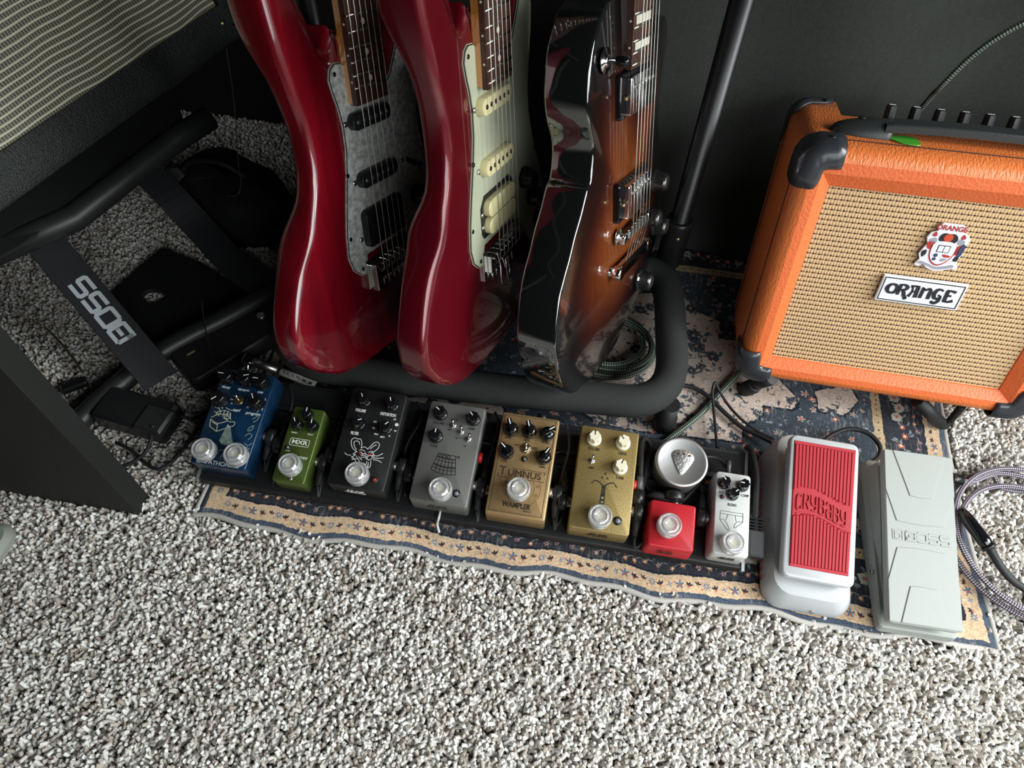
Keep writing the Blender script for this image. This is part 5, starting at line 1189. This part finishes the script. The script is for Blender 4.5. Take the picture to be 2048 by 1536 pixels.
# --- guitar 3, sunburst with flat black side
def burst():
    m=bpy.data.materials.new('sunburst_lacquer'); m.use_nodes=True; nt=m.node_tree; b=nt.nodes['Principled BSDF']; b.inputs['Roughness'].default_value=.25; b.inputs['Coat Weight'].default_value=1; b.inputs['Coat Roughness'].default_value=.04
    a=nt.nodes.new('ShaderNodeVertexColor'); a.layer_name='rim'; r=nt.nodes.new('ShaderNodeValToRGB'); e=r.color_ramp.elements
    e[0].position=0; e[0].color=(*S(128,70,30),1); e[1].position=1; e[1].color=(*S(8,6,8),1)
    for p,c in ((.35,(118,60,26)),(.52,(88,40,20)),(.66,(54,20,14)),(.78,(22,10,9)),(.9,(8,6,7))):
        q=e.new(p); q.color=(*S(*c),1)
    tc=nt.nodes.new('ShaderNodeTexCoord'); mp=nt.nodes.new('ShaderNodeMapping'); mp.inputs['Scale'].default_value=(220,30,7); n=nt.nodes.new('ShaderNodeTexNoise'); n.inputs['Detail'].default_value=4; n.inputs['Scale'].default_value=1
    mx=nt.nodes.new('ShaderNodeMixRGB'); mx.blend_type='MULTIPLY'; mx.inputs[0].default_value=.55; rr=nt.nodes.new('ShaderNodeValToRGB'); rr.color_ramp.elements[0].position=.3; rr.color_ramp.elements[0].color=(.45,.4,.35,1); rr.color_ramp.elements[1].position=.7
    nt.links.new(a.outputs[0],r.inputs[0]); nt.links.new(tc.outputs['Object'],mp.inputs[0]); nt.links.new(mp.outputs[0],n.inputs['Vector']); nt.links.new(n.outputs['Fac'],rr.inputs[0]); nt.links.new(r.outputs[0],mx.inputs[1]); nt.links.new(rr.outputs[0],mx.inputs[2]); nt.links.new(mx.outputs[0],b.inputs['Base Color'])
    return m
G3M=frame3(((.348,.8971,-.272),(-.9294,.2922,-.2254),(-.1227,.3313,.9355)),(.0417,.6472,.2187))
g3=thing('electric_guitar','sunburst electric guitar with glossy black sides and chrome covered pickups','guitar','electric guitars standing on the rack',M=G3M)
OUT3=[(-26,236),(-45,238),(-67,229),(-82,214),(-93,196),(-98,171),(-99,153),(-95,135),(-86,115),(-84,99),(-90,77),(-99,70),(-112,51),(-127,33),(-141,12),(-153,-3),(-165,-25),(-173,-57),(-175,-77),(-167,-115),(-153,-142),(-128,-163),(-95,-168),(-55,-173),(-4,-168),(27,-153),(56,-142),(100,-115),(135,-70),(146,-18),(138,20),(126,49),(112,90),(110,120),(118,150),(124,175),(118,196),(104,204),(84,196),(64,178),(46,168),(28,170)]
lac=mat('black_lacquer',(.008,.009,.009),.06,coat=1.,spec=1.); lac.node_tree.nodes['Principled BSDF'].inputs['Coat IOR'].default_value=1.9
body(g3,OUT3,(0,20),8,56,3.2,lac,dome=8,top_m=burst())
neck(g3,56,43,172,628,22,(3,5,7,9,12,15,17,19,21),blocks=True,ytop=-.0065,ylow=.030,mwood=mat('dark_neck',S(40,20,14),.3,coat=.6))
strings(g3,0,628,51,36,-.0165,-.0095,tail=(-.0085,-40))
for v in (148,38):
    rg_=MB().prism(stadium(89,45,4),[(0,-.006),(0,.0020 if v>100 else .0045),(.0012,.0032 if v>100 else .0058)]).build('pickup_ring',blk_gloss,g3,local=face(0,v,.000),autosmooth=True)
    zc=.0062 if v>100 else .009
    cv=MB().prism(stadium(70,38,3),[(0,zc-.006),(0,zc+.0035),(.0012,zc+.0045)]).build('pickup_cover',mat('satin_nickel_cover',(.80,.79,.82),.17,1.),rg_,autosmooth=True)
    for i in range(6): MB().lathe([(.0024,zc+.005),(.0022,zc+.0060)],10,M=T((-25+10*i)*MM,.009,0)).build('pole_piece',nickel,rg_)
    for s_ in (-1,1): MB().lathe([(.0024,.006),(.0022,zc+.0025)],10,M=T(s_*.0405,0,0)).build('ring_screw',gold_m,rg_)
br=MB().box(-.0415,.0415,-.0060,.0060,.0080,.0145,M=Matrix.Identity(4),b=.0015).build('bridge',chrome,g3,local=face(0,-1,.002,.05))
for s_ in (-1,1):
    MB().lathe([(.0042,0),(.0042,.004),(.0095,.0045),(.0095,.0070),(.0042,.0075),(.0045,.0130),(.0040,.0145)],20,M=face(s_*37.5,-1,.001)).build('bridge_post',chrome,br).matrix_basis=face(0,-1,.002,.05).inverted()
for i in range(6): MB().box(-.0035,.0035,-.004,.004,.0145,.0165,M=face(-25+10.2*i,-1,.002)).build('saddle',nickel,g3)
MB().prism(stadium(98,15,7.4),[(.002,.004),(0,.006),(0,.011),(.003,.014)],M=Matrix.Identity(4)).build('tailpiece',chrome,g3,local=face(0,-42,.001),autosmooth=True)
for s_ in (-1,1): MB().lathe([(.0060,0),(.0060,.0035),(.0045,.004),(.0045,.006),(.0085,.0065),(.0085,.0150),(.0070,.0165),(.0010,.0160)],20,M=face(s_*45,-42,.003)).build('tailpiece_post',chrome,g3)
tk=mat('smoky_knob',(.02,.022,.022),.12,coat=1.)
for u,v in ((92,22),(104,-40),(74,-18),(58,-98)):
    k=MB().lathe([(.0140,0),(.0140,.002),(.0118,.004),(.0112,.0150),(.0100,.0165)],18,M=face(u,v,.002),smooth=False).build('control_knob',tk,g3)
    MB().lathe([(.0085,.0160),(.0080,.0172),(.001,.0174)],18,M=face(u,v,.002)).build('knob_insert',nickel,k)
sw=MB().lathe([(.0120,0),(.0120,.0012),(.0060,.0018),(.0060,.0035),(.0045,.0040)],24,M=face(-70,188,.004)).build('selector_washer',chrome,g3)
MB().lathe([(.0022,.003),(.0022,.010),(.0042,.0110),(.0046,.0190),(.0040,.0225),(.0010,.0235)],14,M=face(-70,188,.004)@RY(.12)).build('selector_tip',blk_gloss,sw)
# headstocks, above the picture
for g,vn,m_ in ((g1,648,wood),(g2,648,wood),(g3,628,blk_gloss)):
    MB().prism([(-.020,.004),(.020,.004),(.030,.04),(.036,.12),(.020,.172),(-.010,.168),(-.034,.14),(-.030,.05)],[(0,-.012),(0,0)],M=T(0,-.001,vn*MM)@RX(PI/2)).build('headstock',m_,g)
    for k in range(6): MB().lathe([(.004,0),(.004,.016),(.003,.018)],12,M=T((-18+(2*k))*MM,-.001,(vn+30+22*k)*MM)@RX(PI/2)).build('tuner_post',nickel,g)
# ================================================================== GUITAR STAND
def stand():
    root=thing('guitar_stand','black foam-padded tubular guitar stand holding three electric guitars','stand',loc=(-.1,.6,0))
    I=T(.1,-.6,0)
    z=.060
    front=[tuple(at(x,y,z)) for x,y in ((577,655),(583,690),(600,712),(640,731),(700,741),(800,755),(900,768),(1000,779),(1100,789),(1200,797),(1265,802),(1305,793),(1333,768),(1343,735),(1343,690),(1341,650),(1338,600),(1330,566),(1308,545),(1270,536))]
    rear=[(.04,.742,z),(-.10,.748,z),(-.25,.750,z),(-.33,.742,z),(-.352,.715,z),(-.358,.66,z),(-.353,.60,z)]
    MB().tube(spline(front+rear,5,True),.0205,16,closed=True).build('padded_frame',foam,root,local=I)
    for x,y in ((.131,.523),(-.335,.523)):
        MB().lathe([(.0125,0),(.0150,.001),(.0150,.020),(.0125,.022),(.0125,z-.012)],18,M=T(x,y,0)).build('leg',blk_metal,root,local=I)
    for x,y in ((.117,.762),(-.345,.752)):
        MB().lathe([(.0125,0),(.0150,.001),(.0150,.018),(.0128,.02),(.0128,.80)],18,M=T(x,y,0)).build('upright_pole',mat('black_satin_paint',(.006,.006,.007),.38),root,local=I)
        MB().lathe([(.0165,.06),(.0185,.065),(.0185,.135),(.0165,.140)],18,M=T(x,y,0)).build('pole_clamp',blk,root,local=I)
        for a in (-.9,2.4): MB().lathe([(.0035,0),(.0033,.0016),(.001,.002)],10,M=T(x+.0180*math.cos(a-.6),y+.0180*math.sin(a-.6),.118)@RZ(a-.6)@RY(PI/2)).build('clamp_screw',gold_m,root,local=I)
    for x,y in ((.117,.762),(-.345,.752)): MB().tube([(x,y,.78),(x,.885,.785)],.011,12).build('rest_arm',blk_metal,root,local=I)
    MB().tube([(.135,.893,.785),(-.36,.893,.785)],.018,14).build('neck_rest',foam,root,local=I)
stand()
# ================================================================== LEFT: DESK, BIG AMPLIFIER, STAND, SMALL THINGS
desk=thing('desk','black desk with a flat panel leg standing on the carpet at the left edge','desk',loc=(-.7,.55,0))
dm=mat('desk_panel_black',S(22,25,22),.65,bump=.1,bscale=300); dm2=mat('desk_edge_black',S(12,12,12),.6)
DI=T(.7,-.55,0)
MB().box(-1.15,-.4765,.2865,.3125,-.008,.70,b=.0012).build('panel_leg',dm,desk,local=DI)
MB().box(-1.15,-.4765,1.045,1.070,-.008,.70,b=.0012).build('panel_leg',dm,desk,local=DI)
MB().box(-1.20,-.43,.24,1.085,.70,.73,b=.003).build('desktop',dm2,desk,local=DI)
# amplifier with silver cloth, tilted back on its stand
BN=np.array([.956,-.292,0.]); BD_=np.array([.292,.956,0.]); tt=math.radians(25)
BU=-BN*math.sin(tt)+np.array([0,0,math.cos(tt)]); BF=BN*math.cos(tt)+np.array([0,0,math.sin(tt)])
A0=at(0,305,.27)
BAM=frame3((BD_,-BF,BU),A0-BU*.050)            # x along the front, y into the cabinet, z up the front; z=0 at the bottom edge
def silver_cloth():
    m=bpy.data.materials.new('silver_grille_cloth'); m.use_nodes=True; nt=m.node_tree; b=nt.nodes['Principled BSDF']; b.inputs['Roughness'].default_value=.55
    N=nt.nodes.new; Lk=nt.links.new
    def mth(op,a,b_=None):
        n=N('ShaderNodeMath'); n.operation=op
        for i,v in enumerate((a,b_)):
            if v is None: continue
            if isinstance(v,(int,float)): n.inputs[i].default_value=v
            else: Lk(v,n.inputs[i])
        return n.outputs[0]
    tc=N('ShaderNodeTexCoord'); nz=N('ShaderNodeTexNoise'); nz.inputs['Scale'].default_value=11; nz.inputs['Detail'].default_value=1; Lk(tc.outputs['Object'],nz.inputs['Vector'])
    sp=N('ShaderNodeSeparateXYZ'); Lk(tc.outputs['Object'],sp.inputs[0])
    z=mth('ADD',mth('DIVIDE',sp.outputs['Z'],.0072),mth('MULTIPLY',nz.outputs['Fac'],1.3)); f=mth('FRACT',z)
    cord=mth('GREATER_THAN',mth('SINE',mth('MULTIPLY',z,2*PI)),.62)
    thin=mth('MULTIPLY',mth('GREATER_THAN',mth('SINE',mth('MULTIPLY',z,8*PI)),.3),.35)
    x=mth('GREATER_THAN',mth('SINE',mth('MULTIPLY',sp.outputs['X'],2*PI/.0040)),.45)
    x2=mth('SINE',mth('MULTIPLY',sp.outputs['X'],2*PI/.0022))
    a=mth('MAXIMUM',mth('MULTIPLY',cord,mth('ADD',.8,mth('MULTIPLY',x2,.2))),mth('ADD',mth('MULTIPLY',x,.28),mth('MULTIPLY',thin,.5)))
    r=N('ShaderNodeValToRGB'); e=r.color_ramp.elements; e[0].color=(*S(48,44,36),1); e[1].color=(*S(226,226,200),1); q=e.new(.3); q.color=(*S(140,134,112),1); Lk(a,r.inputs[0]); Lk(r.outputs[0],b.inputs['Base Color'])
    bp=N('ShaderNodeBump'); bp.inputs['Strength'].default_value=.6; bp.inputs['Distance'].default_value=.001; Lk(a,bp.inputs['Height']); Lk(bp.outputs[0],b.inputs['Normal'])
    return m
big=thing('guitar_amplifier','large black guitar amplifier with silver striped grille cloth at the upper left','amplifier',M=BAM)
tol=mat('black_tolex',S(30,33,32),.42,bump=1.6,bscale=480)
bw,bh,bd=.62,.50,.24; x1=.395
XZb=[(x+x1-bw/2,z+bh/2) for x,z in rrect(bw,bh,.018,5)]
def br(ins,y): return [(x,y,z) for x,z in (inset(XZb,ins) if ins else XZb)]
MB().rings([br(.006,bd),br(0,bd-.006),br(0,.010),br(.003,.003),br(.010,0),br(.0235,0),br(.025,.006)],cap0=True,cap1=False,smooth=True).build('cabinet',tol,big,autosmooth=True)
MB().rings([[(x1-.026,.005,bh-.026),(x1-bw+.026,.005,bh-.026),(x1-bw+.026,.005,.047),(x1-.026,.005,.047)],[(x1-.026,.012,bh-.026),(x1-bw+.026,.012,bh-.026),(x1-bw+.026,.012,.047),(x1-.026,.012,.047)]]).build('grille_cloth',silver_cloth(),big)
b=MB().rings([[(x1-.024,-.0015,z0),(x1-bw+.024,-.0015,z0),(x1-bw+.024,.008,z0),(x1-.024,.008,z0)] for z0 in (.022,.050)]).build('lower_rail',tol,big)
MB().lathe([(.0042,0),(.0036,.0014),(.001,.0018)],12,M=T(x1-.036,-.0012,.030)@RX(PI/2)).build('frame_screw',gold_m,big)
# its stand
st=thing('amplifier_stand','black tubular amplifier stand with a flat crossbar lettered BOSS under the large black amplifier','stand',loc=(-.6,.55,0))
SI=T(.6,-.55,0)
bl_t=mat('stand_tube_black',(.020,.022,.021),.42)
u0=at(-60,525,.165); u1=at(345,283,.165); 
MB().tube([tuple(u0),tuple(at(147,437,.165)),tuple(u1),tuple(at(420,235,.17))],.0165,16).build('upper_tube',bl_t,st,local=SI)
MB().tube(spline([tuple(at(150,850,.013)),tuple(at(232,775,.018)),tuple(at(330,700,.026)),tuple(at(470,625,.030)),tuple(at(600,545,.032)),tuple(at(640,440,.05))],6),.0135,16).build('lower_tube',bl_t,st,local=SI)
MB().tube(spline([tuple(at(-80,470,.165)),tuple(u0),],2),.0165,16).build('tube_end',chrome,st,local=SI)
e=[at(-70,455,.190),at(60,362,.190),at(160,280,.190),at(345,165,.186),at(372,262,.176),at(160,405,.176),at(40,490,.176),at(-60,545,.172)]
MB().rings([[tuple(p) for p in e],[(p[0],p[1],p[2]-.004) for p in e]]).build('shade_fill',mat('shade_fill_black',(.008,.008,.008),.7),st,local=SI)  # added near-black sheet, stands in for the amplifier's shadowed underside above the tube
a_=Vector(at(92,488,.140)); b_=Vector(at(322,762,.030)); dx=(b_-a_).normalized(); wv=Vector(at(150,452,.140))-Vector(at(70,500,.140)); wv=(wv-dx*wv.dot(dx)).normalized(); nv=dx.cross(wv).normalized()
if nv.z<0: nv=-nv
BL=frame3((dx,wv,dx.cross(wv)),(a_+b_)/2); Ln=(b_-a_).length
sgn=1 if dx.cross(wv).z>0 else -1
cb=MB().box(-Ln/2,Ln/2,-.0225,.0225,-.002,.002,b=.0008).build('crossbar',mat('crossbar_black',(.022,.023,.025),.4),st,local=SI@BL)
stroke_letters('BOSS',0,0,.021,.0195,.0245,.0052,0,.0003,cb,mat('grey_print',S(176,182,186),.5),T(Ln/2-.068,.0105*sgn,(.0021 if sgn>0 else -.0024))@RZ(PI),'crossbar_lettering')
q_=[Vector(at(*k)) for k in ((268,318,.140),(335,385,.110),(400,455,.070),(470,530,.040),(545,585,.032))]
sd=Vector((.60,.80,0)); sd.normalize(); rws=[]
for q in spline(q_,5):
    q=Vector(q); rws.append([tuple(q-sd*.021),tuple(q+sd*.021),tuple(q+sd*.021-Vector((0,0,.004))),tuple(q-sd*.021-Vector((0,0,.004)))])
MB().rings(rws).build('rear_crossbar',mat('crossbar_black',(.022,.023,.025),.4),st,local=SI)
MB().prism([(-.020,.012),(.004,.018),(.018,.004),(.010,-.026),(-.002,-.020)],[(0,-.001),(0,.001)],M=T(*at(343,352,.085))@RZ(.1)).build('label_plate',mat('dull_grey',S(96,102,100),.6),st,local=SI)
# flat plate with an opening and a soft black bag in the shade behind it
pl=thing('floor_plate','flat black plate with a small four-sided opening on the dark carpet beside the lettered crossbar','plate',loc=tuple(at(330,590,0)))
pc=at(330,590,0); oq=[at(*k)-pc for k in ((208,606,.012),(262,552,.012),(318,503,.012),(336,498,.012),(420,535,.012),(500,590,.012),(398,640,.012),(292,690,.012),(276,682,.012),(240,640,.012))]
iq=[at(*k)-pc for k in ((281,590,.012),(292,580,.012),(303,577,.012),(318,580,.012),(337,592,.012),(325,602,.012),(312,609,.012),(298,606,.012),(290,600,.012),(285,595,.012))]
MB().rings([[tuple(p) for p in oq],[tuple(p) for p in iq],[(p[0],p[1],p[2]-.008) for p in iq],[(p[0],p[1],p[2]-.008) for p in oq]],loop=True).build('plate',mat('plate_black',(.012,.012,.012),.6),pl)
bc=at(470,420,0)
bg=thing('soft_bag','crumpled black soft bag lying in the shade behind the red guitar','bag',loc=tuple(bc))
rws=[]
for k in range(9):
    t=k/8; zz=.085*math.sin(t*PI/2); rr=math.cos(t*PI/2)**.5 if t<1 else .02
    rws.append([((.125+.012*math.sin(3*a+1))*rr*math.cos(a)+.02*t,(.075+.010*math.sin(4*a))*rr*math.sin(a)+.008*math.sin(5*a+t*4),zz-.004) for a in np.linspace(0,2*PI,28,endpoint=False)])
MB().rings(rws,smooth=True).build('bag_body',mat('bag_nylon',(.010,.010,.011),.75,bump=.5,bscale=200),bg,local=RZ(-.35))
MB().tube(spline([(-.06,-.03,.060),(-.03,-.02,.095),(.02,-.005,.100),(.05,.01,.070)],5),.004,8).build('bag_handle',rubber,bg,local=RZ(-.35))
# foot controller lying under the stand
fc=thing('footswitch','flat black footswitch box with rounded corners on the carpet behind the blue pedal','footswitch',loc=tuple(at(470,690,0)))
P=[at(385,772,.030),at(590,645,.030),at(530,585,.030),at(335,700,.030)]
c0=sum(P)/4; ang=math.atan2(P[1][1]-P[0][1],P[1][0]-P[0][0]); FL=T(*(c0-at(470,690,0)))@RZ(ang)
wd_=np.linalg.norm(P[1]-P[0]); hd_=np.linalg.norm(P[0]-P[3])*.9
MB().prism(rrect(wd_,hd_,.014,5),[(.002,-.028),(0,-.026),(0,-.004),(.003,0)]).build('case',mat('footswitch_black',(.014,.014,.014),.45),fc,local=FL,autosmooth=True)
MB().prism(rrect(.012,.0026,.001,2,(-wd_/2+.024,hd_/2-.022)),[(0,0),(0,.0003)]).build('printed_mark',mat('cream_print',S(150,146,110),.5),fc,local=FL)
MB().lathe([(.006,0),(.006,.006),(.005,.007)],16,M=FL@T(wd_/2-.03,0,0)).build('button',nickel,fc)
cable('thin_lead',[tuple(at(*q)) for q in ((404,600,.06),(408,640,.05),(418,690,.042),(432,728,.036),(446,745,.03))],.0010,rubber,'thin dark wire curving over the footswitch box towards the blue pedal')
# power adapter block
ad=thing('power_adapter','black power adapter block on the carpet between the desk leg and the blue pedal','adapter',loc=tuple(at(290,840,0)))
AL=T(0,0,0)@RZ(math.radians(-7))
MB().box(-.050,.048,-.026,.022,.000,.030,M=AL,b=.004).build('adapter_case',mat('adapter_black',(.012,.012,.013),.4),ad)
MB().box(.012,.050,-.0265,.010,.020,.0325,M=AL,b=.003).build('adapter_cap',mat('adapter_lid',(.020,.021,.022),.35),ad)
cable('power_cable',[tuple(at(*q)) for q in ((362,832,.022),(385,838,.016),(405,828,.008),(425,812,.006),(455,790,.006))],.0024,rubber,'black lead leaving the power adapter towards the blue pedal')
cable('power_cable',[tuple(at(*q)) for q in ((305,850,.034),(303,875,.020),(290,905,.010),(262,926,.006),(235,935,.006))],.0024,rubber,'short black lead hanging off the power adapter to the desk leg')
cable('power_cable',[tuple(at(*q)) for q in ((232,885,.006),(262,900,.006),(285,922,.006),(312,938,.007),(338,928,.007),(365,900,.006),(392,862,.006),(420,820,.006))],.0024,rubber,'black lead looping over the carpet from the desk leg to the blue pedal')
cable('antenna_lead',[tuple(at(*q)) for q in ((60,640,.05),(90,655,.03),(125,690,.02),(150,722,.012),(165,745,.010))],.0016,mat('brassy_wire',(.20,.16,.10),.35,.8),'thin brass-tipped lead on the dark carpet beside the desk leg')
tag(MB().box(-.016,.016,-.007,.007,0,.010,M=T(*at(152,775,.0))@RZ(.7),b=.002).build('plug_end',blk),'small black plug lying on the dark carpet beside the desk leg','plug')
cable('hanging_cord',[tuple(at(x,y,z)) for x,y,z in ((448,20,.22),(453,100,.19),(463,165,.17),(472,250,.14),(477,330,.11),(482,366,.10),(476,388,.09),(460,392,.08),(435,382,.07),(410,378,.06))],.0008,mat('grey_cord',S(92,88,80),.6),'thin pale cord hanging in a loop beside the large black amplifier')
# right-angle jack lying behind the blue pedal
jk=thing('jack_cable','silver right-angle guitar jack with lettered sleeve lying behind the blue pedal','cable')
p0,p1,p2,p3=[Vector(at(*q)) for q in ((502,722,.040),(556,741,.034),(562,743,.034),(632,771,.024))]
MB().tube([p0,p1],[.0062,.0052],16).build('jack_barrel',nickel,jk)
MB().box(-.0085,.0070,-.0075,.0075,-.0075,.0065,M=aim(p0,p1)@T(0,0,-.002),b=.0025).build('jack_head',chrome,jk)
MB().lathe([(.0048,0),(.0048,.002),(.0024,.003),(.0024,.012)],14,M=T(*(p0+Vector((-.002,-.006,0))))@RX(PI/2)@RY(.3)).build('jack_tip',chrome,jk)
sl=MB().tube([p2,p3],[.0058,.0056],16).build('jack_sleeve',mat('sleeve_grey',S(200,198,188),.45),jk)
dv=(p3-p2).normalized(); cz=Vector(C_CAM)-(p2+p3)/2; cz=(cz-dv*cz.dot(dv)).normalized()
text(jk,'KIRLIN PREMIUM',.0062,0,0,0,dark_p,L=frame3((dv,cz.cross(dv),cz),(p2+p3)/2+cz*.0058),sx=.86,off=.01)
MB().tube([p3,Vector(at(665,784,.018)),Vector(at(700,790,.012)),Vector(at(760,795,.010))],[.0040,.0030,.0030,.0030],10).build('cord',rubber,jk)
# grey rounded thing at the left border
tag(MB().prism(rrect(.14,.052,.018,5,(0,0)),[(.006,0),(0,.006),(0,.014),(.006,.020)],M=T(-.664,.2185,-.001)).build('chair_foot',mat('grey_plastic',S(134,138,126),.5),autosmooth=True),'pale grey rounded plastic chair foot at the left border of the carpet','chair')
